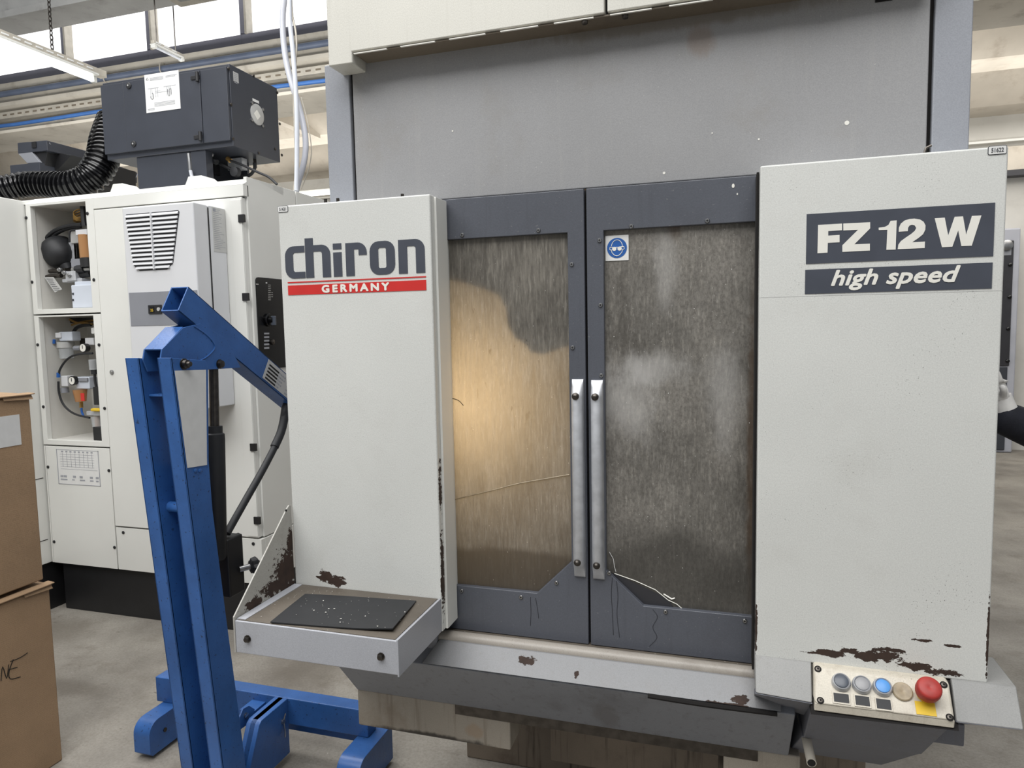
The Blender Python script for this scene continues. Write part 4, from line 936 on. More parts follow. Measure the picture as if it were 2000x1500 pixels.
box('door_pane', -.668, xs_-.01, YD+.012, YD+.018, zd0+.03, zd1-.03, M['pane_l'], ld, 0)
box('door_pane', xs_+.01, .058, YD+.012, YD+.018, zd0+.03, zd1-.03, M['pane_r'], rd, 0)
def dscrew(par, pts):
    for px, py in pts:
        p = at(px, py, 'Y', YD)
        stamp('screw', 'dscrew', lambda: merge([latheg((0, 0, 0), (0, -1, 0), [(0, .0052), (.0016, .0050), (.003, .0038)], 14)]), M['steel'], p, par)
        stamp('screw_recess', 'drec', lambda: merge([boxg(-.0024, .0024, -.0034, -.0028, -.0007, .0007), boxg(-.0007, .0007, -.0034, -.0028, -.0024, .0024)]), M['gap'], p, par)
dscrew(ld, [(902.8, 459), (1051.6, 449.8), (1116.6, 516.4), (1118.3, 678.8), (1087, 1138), (1017.7, 1166), (902, 1153.7)])
dscrew(rd, [(1233, 442.2), (1381.4, 431.3), (1171, 469.6), (1172.8, 596), (1174.5, 733.4), (1300, 1194.6), (1454.5, 1212.4), (1190, 1119)])
for pts in (((1036, 1166), (1037, 1195), (1036, 1222)), ((1046, 1168), (1050, 1190), (1052, 1208)), ((1196, 1128), (1194, 1160), (1196, 1195), (1198, 1240)), ((1204, 1135), (1207, 1165), (1205, 1200), (1210, 1245)), ((1275, 1190), (1284, 1205), (1275, 1225), (1283, 1245), (1268, 1262))):
    tube('drip_stain', smooth_path([at(x, y, 'Y', YD-.0001) for x, y in pts], 5), .0008, M['drip'], ld if pts[0][0] < 1150 else rd, 4)
for px, py, r in ((1654, 240, .0045), (1482, 272, .002), (1391, 260, .0015), (884, 256, .002), (1297, 338, .0028)):
    q = at(px, py, 'Y', YU); shape_y('paint_chip', [[(q.x+r*(1+.3*math.sin(5*a))*math.cos(a), q.z+r*(1+.3*math.sin(5*a))*math.sin(a)) for a in [k*.6283 for k in range(10)]]], YU, M['white'], mc, .0006)
for px, py, r in ((1432, 363, .0028), (1440, 379, .0014)):
    q = at(px, py, 'Y', YD); shape_y('paint_chip', [[(q.x+r*(1+.3*math.sin(5*a))*math.cos(a), q.z+1.6*r*(1+.3*math.sin(5*a))*math.sin(a)) for a in [k*.6283 for k in range(10)]]], YD, M['white'], rd, .0006)
# door handles: half-round bars with scooped tips
def handle(par, xc, zt, zb):
    w2 = .0135; vs, fs = [], []; n = 10
    secs = [(zt, .0), (zt-.004, .004), (zt-.016, .007), (zt-.030, .020), (zt-.038, .024), (zb+.038, .024), (zb+.030, .020), (zb+.016, .007), (zb+.004, .004), (zb, 0)]
    for z, d in secs:
        for i in range(n+1):
            a = math.pi*i/n; flat = 1 if d > .015 else 0
            vs.append((xc - w2*math.cos(a), YD - .004 - d*(math.sin(a)**(.6 if flat else .25) if 0 < i < n else 0), z))
        vs += [(xc + w2, YD, z), (xc - w2, YD, z)]
    k = n+3
    for i in range(len(secs)-1):
        for j in range(k): fs.append((i*k+j, i*k+(j+1) % k, (i+1)*k+(j+1) % k, (i+1)*k+j))
    fs += [tuple(range(k)), tuple((len(secs)-1)*k+j for j in range(k))]
    hd = mesh('handle', vs, fs, M['alu'], par, smooth=True)
    return hd
for par, xc, t_, b_, bolts in ((ld, (at(1126, 741, 'Y', YD-.01).x + at(1133, 1128, 'Y', YD-.01).x)/2, at(1126, 741, 'Y', YD-.01).z, at(1133, 1128, 'Y', YD-.01).z, ((1124.3, 774.4), (1129.3, 1099.6))),
                          (rd, (at(1164, 743, 'Y', YD-.01).x + at(1170, 1133, 'Y', YD-.01).x)/2, at(1164, 743, 'Y', YD-.01).z, at(1170, 1133, 'Y', YD-.01).z, ((1162.7, 775.6), (1168, 1105.4)))):
    handle(par, xc, t_, b_)
    for bx_, by_ in bolts:
        p = at(bx_, by_, 'Y', YD-.028); p.x = xc - .001
        stamp('handle_bolt', 'hbolt', lambda: latheg((0, 0, 0), (0, -1, 0), [(-.006, .0082), (.0, .0082), (.001, .0062), (.004, .0062), (.0062, .003)], 18), M['darksteel'], p, par)
# safety sign on the right pane
zs1 = YD+.0115
a, b = at(1182.5, 461, 'Y', zs1), at(1228, 508, 'Y', zs1)
sg = shape_y('safety_sign', [rr(a.x, b.x, b.z, a.z, .001)], zs1, M['paper'], rd)
cx, cz, rr_ = (a.x+b.x)/2, (a.z+b.z)/2, (b.x-a.x)*.43
def circ(cx, cz, rx, rz=None, n=28, a0=0, a1=360): rz = rz or rx; return [(cx+rx*math.cos(math.radians(a0+(a1-a0)*i/n)), cz+rz*math.sin(math.radians(a0+(a1-a0)*i/n))) for i in range(n if a1-a0 == 360 else n+1)]
shape_y('sign_disc', [circ(cx, cz, rr_)], zs1-.001, M['blue_sign'], rd, .0006)
def stroke(pts, r=.0008, mt=None): tube('sign_outline', [(cx+x*rr_, zs1-.0018, cz+z*rr_) for x, z in pts], r, mt or M['white'], rd, 5)
stroke([(.55*math.cos(math.radians(a_)), .12+.68*math.sin(math.radians(a_))) for a_ in range(-5, 186, 12)])
stroke([(-.58, -.12), (-.50, -.45), (-.25, -.72), (.0, -.80), (.25, -.72), (.50, -.45), (.58, -.12)])
stroke([(-.70, .1), (-.45, .08), (0, .06), (.45, .08), (.70, .1)])
stroke([(-.70, .1), (-.74, -.1), (-.62, -.2)]); stroke([(.70, .1), (.74, -.1), (.62, -.2)])
for s_ in (-1, 1): shape_y('goggle_lens', [circ(cx+s_*.27*rr_, cz-.08*rr_, rr_*.22, rr_*.20, 16)], zs1-.0016, M['white'], rd, .0006)
# cracks and a hair-thin cord on the panes
zpn = YD+.0105
def crack(name, pts, r, m, par, k=3): tube(name, smooth_path([at(x, y, 'Y', zpn) for x, y in pts], k), r, m, par, 5)
crack('thin_cord', [(873, 979), (905, 971), (960, 958), (1010, 945), (1060, 936), (1112, 927)], .0013, M['cap'], ld)
crack('crack', [(1200, 1120), (1240, 1134), (1280, 1152), (1305, 1172), (1322, 1180), (1337, 1193)], .0011, M['white'], rd, 1)
crack('crack', [(1296, 1160), (1312, 1170), (1318, 1168)], .0018, M['white'], rd, 1)
crack('crack', [(1190, 1078), (1198, 1092), (1200, 1107), (1203, 1117)], .0008, M['paper'], rd, 1)
slab('corner_patch', [at(x, y, 'Y', zpn+.0006) for x, y in ((1190, 1116), (1303, 1168), (1318, 1190), (1257, 1184))], (0, .0008, 0), M['cabdark'], rd)
for pts in (((864, 690), (870, 730), (868, 760), (872, 800)), ((866, 740), (880, 770), (876, 800)), ((873, 775), (895, 782), (905, 792))): crack('loose_wire', pts, .0009, M['gap'], ld, 4)
slab('torn_seal', [at(x, y, 'Y', zpn-.001) for x, y in ((866, 757), (871, 770), (878, 816), (873, 821), (866, 790))], (0, .002, 0), M['gap'], ld)
# warm lamp inside behind the left pane and an added plate shaped to shade its upper right
gl = bpy.data.lights.new('work_lamp', 'AREA'); gl.shape = 'RECTANGLE'; gl.size = .09; gl.size_y = .18; gl.energy = 3.8; gl.color = (1, .68, .34)
go = bpy.data.objects.new('work_lamp', gl); COL.objects.link(go); go.location = (-.60, 1.79, 1.42); go.rotation_euler = (math.radians(-90), 0, math.radians(8))
box('light_baffle', -.300, -.295, 1.60, 2.15, .82, 1.9, M['darksteel'], mc, 0)  # unseen wall added to keep lamp light off the right pane
slab('lamp_mask_plate', [at(x, y, 'Y', 1.574) for x, y in ((856, 548), (900, 556), (940, 568), (975, 582), (988, 606), (992, 640), (1006, 664), (1026, 676), (1034, 690), (1060, 694), (1100, 680), (1138, 676), (1138, 400), (856, 400))], (0, .004, 0), M['darksteel'], mc)

# sill with worn roll edge, apron, and lower pan
tube('sill_roll', [(-.668, 1.518, .846), (.062, 1.518, .846)], .016, M['worn_edge'], mc, 16)
box('sill_ledge', -.662, .10, 1.515, 1.60, .842, .852, M['tray_top'], mc, .002)
slab('apron', [(-.664, 1.500, .846), (-.690, 1.452, .806), (.108, 1.452, .806), (.108, 1.500, .846)], (0, .03, -.002), M['apron'], mc, .002)
pn = slab('chip_pan', [(-.955, 1.458, .800), (-.955, 1.60, .625), (-.955, 2.6, .60), (-.955, 2.6, .84), (-.955, 1.52, .84)], (1.09, 0, 0), M['pan'], mc, .003)
tube('weld_seam', smooth_path([(-.16, 1.450, .803), (-.05, 1.449, .801), (.10, 1.450, .802)], 4), .005, M['gap'], mc, 6)
box('support_leg', -.956, -.522, 1.602, 1.86, .524, .626, M['leg'], mc, .004)
box('support_leg', -.005, .16, 1.602, 1.9, .50, .626, M['leg'], mc, .004)
box('leg_foot', -.50, -.02, 1.92, 2.2, .3, .6, M['plinth'], mc, .004)
box('machine_plinth', -.922, .42, 2.30, 3.0, 0, .61, M['plinth'], mc, .006)
slab('leg_gusset', [(-.521, 1.61, .625), (-.521, 1.86, .625), (-.521, 1.86, .525)], (.006, 0, 0), M['plinth'], mc)

# side tray with chipped gusset plate
ty0, tz0, tz1 = 1.235, .891, .966
tr_ = box('tray', -1.036, -.640, ty0, 1.458, tz0, tz1-.002, M['tray'], mc, .002)
box('tray_top', -1.030, -.647, ty0+.004, 1.458, tz1-.003, tz1-.0005, M['tray_top'], tr_, 0)
box('tray_end', -.642, -.638, ty0-.001, 1.458, tz0-.003, tz1+.001, M['tray'], tr_, .001)
ga = slab('gusset_plate', [(-1.036, ty0-.001, tz0), (-1.036, ty0-.001, tz1+.006), (-1.036, 1.443, 1.162), (-1.036, 1.452, 1.168), (-1.036, 1.459, 1.165), (-1.036, 1.459, tz0)], (-.004, 0, 0), M['plate_rust'], mc, .001)
box('inner_flange', -1.034, -1.012, ty0+.006, 1.455, tz1-.001, tz1+.001, M['tray'], tr_, 0)
p = at(558, 997, 'X', -1.034); cyl('plate_hole', p, p+V((.002, 0, 0)), .003, M['gap'], ga, 8)
for px, py in ((484, 1247.5), (744.5, 1282)):
    p = at(px, py, 'Y', ty0)
    stamp('bolt', 'tbolt', lambda: latheg((0, 0, 0), (0, -1, 0), [(0, .0085), (.002, .0085), (.002, .006), (.008, .0055), (.009, .003)], 10), M['darksteel'], p, tr_)

# --- control console
P0 = at(1588, 1297, 'Y', 1.456); P0.x = 0; DN = V((0, -.74, -.67)).normalized(); NO = V((0, -.67, .74)).normalized()   # down the plate, outward
def cpx(x, y, off=0.0): return onpl(x, y, P0 + NO*off, NO)
def cblock(name, tl, tr2, br, bl, m, par=None, depth=.12, off=0.0, bevel=.003):
    q = [cpx(*p, off) for p in (tl, tr2, br, bl)]
    return slab(name, q, (0, depth, 0), m, par or mc, bevel)
cb_l = cblock('console_side', (1474, 1278), (1585, 1293), (1587, 1374), (1475.5, 1354), M['console_grey'])
cb_r = cblock('console_side', (1858, 1326), (1986, 1341), (2001, 1427), (1868, 1411), M['console_grey'])
# closing of the console behind the box and its underside, sloping back to the pan
xl0, xr0 = cpx(1586, 1330).x, cpx(1862, 1370).x
zq = cpx(1700, 1400)
slab('console_back', [(xl0, 1.470, .902), (xl0, 1.410, .852), (xl0, 1.55, .840), (xl0, 1.55, .902)], (xr0-xl0, 0, 0), M['console_under'], mc, .002)
def under(name, tl, tr2, br, bl, Yt, Yb, m, par=None, d=(0, .06, 0)):
    q = [at(*tl, 'Y', Yt), at(*tr2, 'Y', Yt), at(*br, 'Y', Yb), at(*bl, 'Y', Yb)]
    return slab(name, q, d, m, par or mc, .002)
q0 = cpx(1475.5, 1354); q1 = cpx(1587, 1374)
slab('console_underside', [q0+V((0, 0, -.001)), q1+V((0, 0, -.001)), V((q1.x, 1.525, .765)), V((q0.x, 1.54, .785))], (0, .02, .002), M['console_under'], mc, .001)
a_, b_ = cpx(1588, 1384, 0), cpx(1862, 1421, 0)
slab('console_underside', [V((a_.x-.002, a_.y+.012, a_.z-.006)), V((b_.x, a_.y+.012, a_.z-.006)), V((b_.x-.02, 1.51, .725)), V((a_.x-.004, 1.51, .725))], (0, .10, .01), M['console_under'], mc, .003)
slab('console_underside', [V((a_.x-.006, 1.51, .727)), V((b_.x-.02, 1.51, .727)), V((b_.x-.06, 1.66, .60)), V((a_.x-.02, 1.66, .60))], (0, .10, .01), M['console_under'], mc, .003)
q2, q3 = cpx(1868, 1411), cpx(2001, 1427)
slab('console_underside', [q2, q3, V((q3.x-.055, 1.53, .808)), V((q2.x-.01, 1.53, .77))], (0, .01, .004), M['console_under'], mc, .002)
box('console_bracket', b_.x-.03, b_.x+.045, 1.48, 1.57, .77, .815, M['console_under'], mc, .003)
# push-button box
cbx = cblock('control_box', (1589.5, 1299), (1855, 1333), (1867, 1411), (1590, 1376), M['plate'], None, .05, .010, .006)
gapb = [cpx(x, y, -.006) for x, y in ((1584, 1296), (1862, 1330), (1873, 1428), (1584, 1395))]
slab('box_gap', gapb, (0, .03, 0), M['gap'], mc)
e0, e1, e2_, e3 = cpx(1591.5, 1373, .0085), cpx(1865.5, 1408, .0085), cpx(1864, 1423, -.003), cpx(1590, 1388, -.003)
slab('control_box_edge', [e0, e1, e2_, e3], (0, .03, 0), M['plate'], mc, .002)
OF = .0102
RX = V((1, 0, 0)); UPD = -DN
def ploc(px, py, off=OF): return cpx(px, py, off)
def on_plate(name, px, py, prof, m, par, n=28, off=OF):
    prof = [(h*1.045, r*1.045) for h, r in prof]; return lathe(name, ploc(px, py, off), NO, prof, m, par, n)
def button(px, py, mcol, label):
    b = on_plate('push_button', px, py, [(-.002, .0165), (.004, .0165), (.007, .0150), (.010, .0148), (.011, .0135), (.0085, .0118)], M['alu'], cbx)
    b['label'] = label
    on_plate('button_cap', px, py, [(.008, .0118), (.0105, .0116), (.0112, .009), (.0116, .002)], mcol, cbx)
button(1642.5, 1334, M['btn_dark'], 'dark grey push button'); button(1682.5, 1339, M['btn_grey'], 'light grey push button'); button(1723, 1343.5, M['btn_blue'], 'blue push button')
on_plate('blanking_plug', 1762.5, 1351.5, [(0, .0165), (.003, .0165), (.0045, .0150), (.0045, .003), (.0035, .001)], M['cap'], cbx)
def plateq(name, tl, br, m, th=.0012, off=OF, bev=0):
    a = cpx(*tl, off); b = cpx(*br, off); wv = RX*(b.x-a.x); hv = DN*((b-a).dot(DN)); return slab(name, [a, a+wv, a+wv+hv, a+hv], NO*th, m, cbx, bev)
for x0_, y0_, x1_, y1_ in ((1624.5, 1350, 1662, 1378), (1666.5, 1355, 1702.5, 1384), (1707.4, 1361, 1744.5, 1391)):
    plateq('legend_holder', (x0_, y0_), (x1_, y1_), M['plate'], .0016, OF, .0005)
    plateq('legend_plate', (x0_+3.2, y0_+3), (x1_-3, y1_-4), M['rubber'], .0009, OF+.0013)
plateq('legend_plate', (1786, 1369), (1830, 1400), M['yellow'], .0012)
on_plate('stop_collar', 1808, 1357, [(0, .0150), (.006, .0150), (.008, .012), (.016, .012)], M['yellow'], cbx)
es = on_plate('emergency_stop', 1808, 1357, [(.012, .013), (.014, .0195), (.020, .0205), (.033, .0200), (.0355, .0188), (.0375, .0160), (.0372, .003), (.0365, .001)], M['estop'], cbx, 36)
es['label'] = 'red mushroom emergency stop button'
on_plate('knurl_ring', 1808, 1357, [(.020, .0206), (.024, .0209), (.028, .0206)], M['estop'], cbx, 18)
for px, py in ((1597.5, 1306.5), (1602.5, 1368), (1843, 1337.5), (1855, 1401)):
    p = cpx(px, py, OF)
    on_plate('screw_recess', px, py, [(-.001, .0062), (.0006, .0062)], M['gap'], cbx, 18)
    on_plate('screw', px, py, [(.0002, .0044), (.0016, .0042), (.0020, .003)], M['darksteel'], cbx, 12)
    on_plate('hex_socket', px, py, [(.0018, .0020), (.0024, .0020)], M['gap'], cbx, 6)
# drain pipe stub below the console
pp = at(1585, 1490, 'Y', 1.45); pq = at(1566, 1400, 'Y', 1.60)
d_ = (pp-pq).normalized()
tube('drain_pipe', [pq, pp], .0095, M['galv'], mc, 18, cap=True)
lathe('pipe_bore', pp, d_, [(-.001, .0078), (.0006, .0078)], M['gap'], mc, 18)

# rubber mat on the tray with a little swarf
mt = [onpl(x, y, V((0, 0, tz1+.002)), EZ) for x, y in ((596, 1161), (813, 1174), (767, 1234), (528, 1216))]
ctr = sum(mt, V())/4
vs, fs = [], []; NX, NY = 14, 10
for j in range(NY+1):
    for i in range(NX+1):
        u, v_ = i/NX, j/NY
        p = (mt[0]*(1-u)+mt[1]*u)*(1-v_) + (mt[3]*(1-u)+mt[2]*u)*v_
        p.z = tz1+.0005 + .005*max(0, u-.75)/.25*(v_) + .0006*math.sin(5*u+3*v_)+.0008; vs.append(p)
k = len(vs); vs += [p + V((0, 0, .0025)) for p in vs]
for j in range(NY):
    for i in range(NX):
        a_ = j*(NX+1)+i; fs += [(a_, a_+1, a_+NX+2, a_+NX+1), (a_+k, a_+NX+1+k, a_+NX+2+k, a_+1+k)]
for i in range(NX): fs += [(i, i+k, i+1+k, i+1), (NY*(NX+1)+i, NY*(NX+1)+i+1, NY*(NX+1)+i+1+k, NY*(NX+1)+i+k)]
for j in range(NY): a_, b_ = j*(NX+1), (j+1)*(NX+1); fs += [(a_, b_, b_+k, a_+k), (a_+NX, a_+NX+k, b_+NX+k, b_+NX)]
tag(mesh('rubber_mat', vs, fs, M['rubber'], smooth=True), 'thin black rubber mat with metal chips lying on the grey side tray', 'mat')
ch = []
for _ in range(46):
    u, v_ = random.random(), random.random(); p = (mt[0]*(1-u)+mt[1]*u)*(1-v_) + (mt[3]*(1-u)+mt[2]*u)*v_
    s_ = random.choice((.0005, .0006, .0008, .0022)); p.z = tz1+.0056+ .005*max(0, u-.75)/.25*v_; a_ = random.random()*6.28
    ch.append(prismg([p+V((s_*math.cos(a_+t_)*(1.5 if t_ < 1 else .7), s_*math.sin(a_+t_), 0)) for t_ in (0, 2.1, 4.2)], (0, 0, .0005)))
for _ in range(80):
    p = V((random.uniform(-1.00, -.67), random.uniform(1.26, 1.44), tz1+.0008)); s_ = random.choice((.0005, .0007, .001)); a_ = random.random()*6.28
    ch.append(prismg([p+V((s_*math.cos(a_+t_), s_*math.sin(a_+t_), 0)) for t_ in (0, 2.1, 4.2)], (0, 0, .0006)))
o = mesh('metal_chips', *merge(ch), M['white'], kind='stuff'); tag(o, 'fine bright metal chips scattered over the black mat and tray', 'chips')

# ============================================================ ENGINE HOIST (blue)
eh = thing('engine_hoist', 'blue steel shop crane with twin-channel mast, raised boom and black hydraulic ram', 'shop crane', (-1.58, 2.0, 0))
def mastx(px_t, px_b): return px_t
def mast(xa_, xb_, name='mast_channel'):
    """hollow section leaning back; front face runs along the line top (Y1.58,z1.53) to bottom (Y1.73,z.12)"""
    T = V((0, 1.580, 1.529)); B_ = V((0, 1.702, .10))
    t_ = .005
    ol = [(T.y, T.z), (B_.y, B_.z), (1.802, B_.z), (1.771, .423), (1.741, .72), (1.709, 1.062), (1.705, 1.212), (1.724, 1.49), (1.716, 1.514)]
    gs = [prismg([(xa_, y, z) for y, z in ol], (t_, 0, 0)), prismg([(xb_-t_, y, z) for y, z in ol], (t_, 0, 0)),
          prismg([(xa_, T.y, T.z), (xb_, T.y, T.z), (xb_, B_.y, B_.z), (xa_, B_.y, B_.z)], (0, t_, 0))]
    return mesh(name, *merge(gs), M['blue'], eh, .0012)
mast(-1.655, -1.607); mast(-1.540, -1.492)
T = V((0, 1.580, 1.529)); B_ = V((0, 1.702, .10))
def on_mast(z, dy=0): f = (T.z-z)/(T.z-B_.z); return T.y+(B_.y-T.y)*f+dy
z_ = at(333, 997, 'X', -1.57).z
cyl('cross_tube', (-1.607, on_mast(z_, .045), z_), (-1.540, on_mast(z_, .045), z_), .016, M['blue'], eh)
z_ = at(305, 771, 'X', -1.6).z
box('cross_plate', -1.607, -1.540, on_mast(z_, .02), on_mast(z_, .12), z_-.003, z_+.003, M['blue'], eh, .001)
# rear web closing the back of the mast between the channels
slab('back_web', [(-1.607, on_mast(1.20, .085), 1.20), (-1.540, on_mast(1.20, .085), 1.20), (-1.540, on_mast(.12, .085), .12), (-1.607, on_mast(.12, .085), .12)], (0, .004, 0), M['blue'], eh)
box('mast_foot', -1.66, -1.485, 1.70, 1.84, .02, .14, M['blue'], eh, .003)
# label on the channel's right side (pale, blank)
XRm = -1.492
lq = [at(x, y, 'X', XRm+.0012) for x, y in ((341, 724), (402, 722), (404, 908), (366, 914))]
slab('side_label', lq, (.0008, 0, 0), M['tape'], eh)
for px, py in ((381, 919), (390, 919)):
    stamp('rivet', 'hrivet', lambda: latheg((0, 0, 0), (1, 0, 0), [(0, .006), (.003, .006), (.004, .003)], 10), M['blue'], at(px, py, 'X', XRm), eh)
def hbolt(px, py, r=.016, par=eh):
    p = at(px, py, 'X', XRm)
    lathe('pivot_bolt', p, (1, 0, 0), [(0, r*1.25), (.003, r*1.25), (.003, r), (.014, r*.95), (.015, r*.6), (.024, r*.55), (.025, r*.3)], M['darksteel'], par, 14)
hbolt(359, 711, .013)
# boom: square tube + welded tail channel, in the plane x = const between the channels
XBl, XBr = -1.600, -1.536
def bp(x, y): p = at(x, y, 'X', XBr); return (p.y, p.z)
e_top, e_bot = bp(368, 559.5), bp(346.7, 610.7)
far_top = bp(600, 766); far_bot = bp(600, 836)
L_ = 0
ax_ = V((0, far_top[0]-e_top[0], far_top[1]-e_top[1])).normalized(); hv = V((0, e_bot[0]-e_top[0], e_bot[1]-e_top[1])); hl = hv.length
A0 = V((XBr, *e_top)); dn_ = V((0, ax_.z, -ax_.y)); dn_ = dn_ if dn_.z < 0 else -dn_
LEN = .95
def tubewalls(A, w_, h_, l_, axd, dnd, t_=.004):
    A = V(A); wx = V((-w_, 0, 0)); g = []
    g.append(prismg([A, A+dnd*h_, A+dnd*h_+axd*l_, A+axd*l_], (-t_, 0, 0)))
    g.append(prismg([A+wx, A+wx+dnd*h_, A+wx+dnd*h_+axd*l_, A+wx+axd*l_], (t_, 0, 0)))
    g.append(prismg([A, A+wx, A+wx+axd*l_, A+axd*l_], dnd*t_))
    g.append(prismg([A+dnd*h_, A+wx+dnd*h_, A+wx+dnd*h_+axd*l_, A+dnd*h_+axd*l_], -dnd*t_))
    return merge(g)
hb = .086
mesh('boom', *tubewalls(A0, XBr-XBl, hb, LEN, ax_, dn_), M['blue'], eh, .0012)
inner = A0 + ax_*.10
slab('boom_stop', [inner+V((-.004, 0, 0)), inner+V((XBl-XBr+.004, 0, 0)), inner+V((XBl-XBr+.004, 0, 0))+dn_*hb, inner+V((-.004, 0, 0))+dn_*hb], ax_*.003, M['blue'], eh)
mesh('boom_extension', *tubewalls(A0+ax_*(LEN-.2)+dn_*.008+V((-.007, 0, 0)), XBr-XBl-.014, hb-.016, .5, ax_, dn_), M['blue'], eh, .0012)
# tail bracket: side cheeks + top strip from the weld down to the mast top
pts = [bp(x, y) for x, y in ((357, 640), (316, 682), (313, 702), (322, 726), (405, 722), (470, 718), (440, 660), (390, 632))]
for xx, th in ((XBr+.0012, -.005), (XBl-.0012, .005)):
    slab('boom_cheek', [(xx, y, z) for y, z in pts], (th, 0, 0), M['blue'], eh, .001)
a2, b2 = bp(357, 638), bp(316, 682)
slab('tail_top', [(XBl, *a2), (XBr, *a2), (XBr, *b2), (XBl, *b2)], (0, .004, -.004), M['blue'], eh, .001)
tube('weld_bead', smooth_path([(XBr+.002, *bp(x, y)) for x, y in ((378, 637), (400, 652), (415, 668), (418, 680), (405, 695), (383, 708))], 5), .0022, M['blue'], eh, 6)
p = V((XBr+.001, *bp(428, 711)))
lathe('pivot_bolt', p, (1, 0, 0), [(0, .015), (.003, .015), (.003, .012), (.012, .011), (.013, .006)], M['darksteel'], eh, 14)
# load decal on the boom
lw = [(XBr+.0012, *bp(x, y)) for x, y in ((507, 690), (556, 727), (556, 768), (497, 727))]
dq = [V(v) for v in lw]
dc = slab('load_chart', [A0+ax_*.43+dn_*.005+V((.0012, 0, 0)), A0+ax_*.60+dn_*.005+V((.0012, 0, 0)), A0+ax_*.60+dn_*.078+V((.0012, 0, 0)), A0+ax_*.43+dn_*.078+V((.0012, 0, 0))], (.0008, 0, 0), M['silver'], eh)
ls = []; ls2 = []
O = A0+ax_*.43+dn_*.005+V((.0021, 0, 0))
for i in range(5): s0_ = O+ax_*.012+dn_*(.012+.0125*i); ls.append(prismg([s0_, s0_+ax_*.062, s0_+ax_*.062+dn_*.006, s0_+dn_*.006], (.0005, 0, 0)))
for i in range(5):
    for k_ in range(4-(i//2)): s0_ = O+ax_*(.076+.011*k_)+dn_*(.012+.0125*i); ls2.append(prismg([s0_, s0_+ax_*.008, s0_+ax_*.008+dn_*.005, s0_+dn_*.005], (.0005, 0, 0)))
for i in range(5):
    s0_ = O+ax_*.135+dn_*(.01+.013*i); ls2.append(prismg([s0_, s0_+ax_*.02, s0_+ax_*.02+dn_*.003, s0_+dn_*.003], (.0005, 0, 0)))
mesh('chart_bars', *merge(ls), M['gap'], eh); mesh('chart_print', *merge(ls2), M['inkgrey'], eh)
# hydraulic ram
xr = -1.568
def rp_(x, y): return at(x, y, 'X', xr)
r0, r1, r2 = V((XBr-.03, *bp(420, 716))), rp_(419, 832), rp_(425, 1160)
axr = (r2-r1).normalized(); r0 = r1 - axr*.26
cyl('ram_rod', r0, r1+axr*.02, .0145, M['darksteel'], eh)
cyl('rod_eye', r0-axr*.01, r0+axr*.055, .021, M['black'], eh)
lathe('ram_cylinder', r1, axr, [(0, .024), (.022, .024), (.026, .030), (.045, .031), (.42, .031), (.43, .026)], M['rubber'], eh, 24)
pb2_ = at(452, 1075, 'X', xr)
box('pump_block', xr-.03, xr+.03, 1.82, 1.895, .735, .93, M['black'], eh, .006)
for yy in (1052, 1078, 1100):
    p = at(452, yy, 'X', xr); cyl('pump_nipple', p, p+V((0, .035, .0)), .010, M['black'], eh, 10)
p = V((xr+.03, 1.868, .816)); q_ = p+V((.035, .062, 0))
cyl('valve_stem', p, p.lerp(q_, .6), .010, M['steel'], eh, 12)
v, f = latheg(p.lerp(q_, .5), (q_-p), [(0, .014), (.006, .024), (.022, .026), (.03, .018), (.032, .006)], 28)
c0 = p.lerp(q_, .5); axx = (q_-p).normalized()
nv = []
for i, vv in enumerate(v):
    rel = vv-c0; al = rel.dot(axx); rad = rel-axx*al; nv.append(c0+axx*al+rad*(1+.13*math.cos((i % 28)/28*2*math.pi*7)))
mesh('release_knob', nv, f, M['rubber'], eh, smooth=True)
tube('pump_handle', smooth_path([at(x, y, 'X', xr+.01) for x, y in ((443, 1042), (478, 980), (512, 920), (537, 872), (548, 845), (554, 820), (556, 800), (566, 770))], 6), .0125, M['rubber'], eh, 14)
tube('handle_grip', smooth_path([at(x, y, 'X', xr+.01) for x, y in ((536, 873), (548, 846), (554.5, 820), (558, 795))], 6), .0155, M['rubber'], eh, 14)
# base: cross bar, stub legs with rounded toes, centre cheeks with folded legs
ZC = .245
yb0 = at(459, 1347, 'Z', ZC).y; yb1 = at(458, 1328, 'Z', ZC).y
xc0 = at(299, 1324, 'Z', ZC).x; xc1 = at(705, 1384, 'Z', ZC).x + .03
ztf = at(560, 1414, 'Y', yb0).z
box('cross_bar', xc0, xc1, yb0, yb1, ztf-.0, ZC, M['blue'], eh, .004)
box('cross_bar_lower', xc0+.45, xc1-.05, yb0+.05, yb1, ztf-.055, ztf, M['blue'], eh, .003)
def toe(x0, x1, y_f, y_b, z0, z1, r):
    pr = [(y_b, z0), (y_b, z1)]
    for i in range(7):
        a = math.radians(90+15*i); pr.append((y_f+r+r*math.cos(a), z1-r+r*math.sin(a)))
    pr += [(y_f, z0+.012), (y_f+.012, z0)]
    return slab('stub_leg', [(x0, y, z) for y, z in pr], (x1-x0, 0, 0), M['blue'], eh, .002)
lf = at(262, 1475, 'Z', .015); lr = at(295, 1480, 'Z', .015)
ly = (lf.y+lr.y)/2
toe(lf.x, lr.x, ly, yb0+.08, .015, ztf, .05)
rl = at(653, 1440, 'Y', ly+.0); rr2 = at(698, 1440, 'Y', ly+.0)
toe(rl.x, rr2.x, ly+.0, yb0+.10, .015, ztf, .05)
for x_ in (lf.x+.04, rl.x+.03):
    t1 = lathe('castor_wheel', (x_-.016, yb0+.06, .030), (1, 0, 0), [(0, .026), (.003, .030), (.029, .030), (.032, .026)], M['rubber'], eh, 20)
pc0 = at(557, 1361, 'Z', ZC)
xk1 = pc0.x; xk0 = at(537, 1360, 'Z', ZC).x
yk = at(508, 1406, 'Z', ZC).y
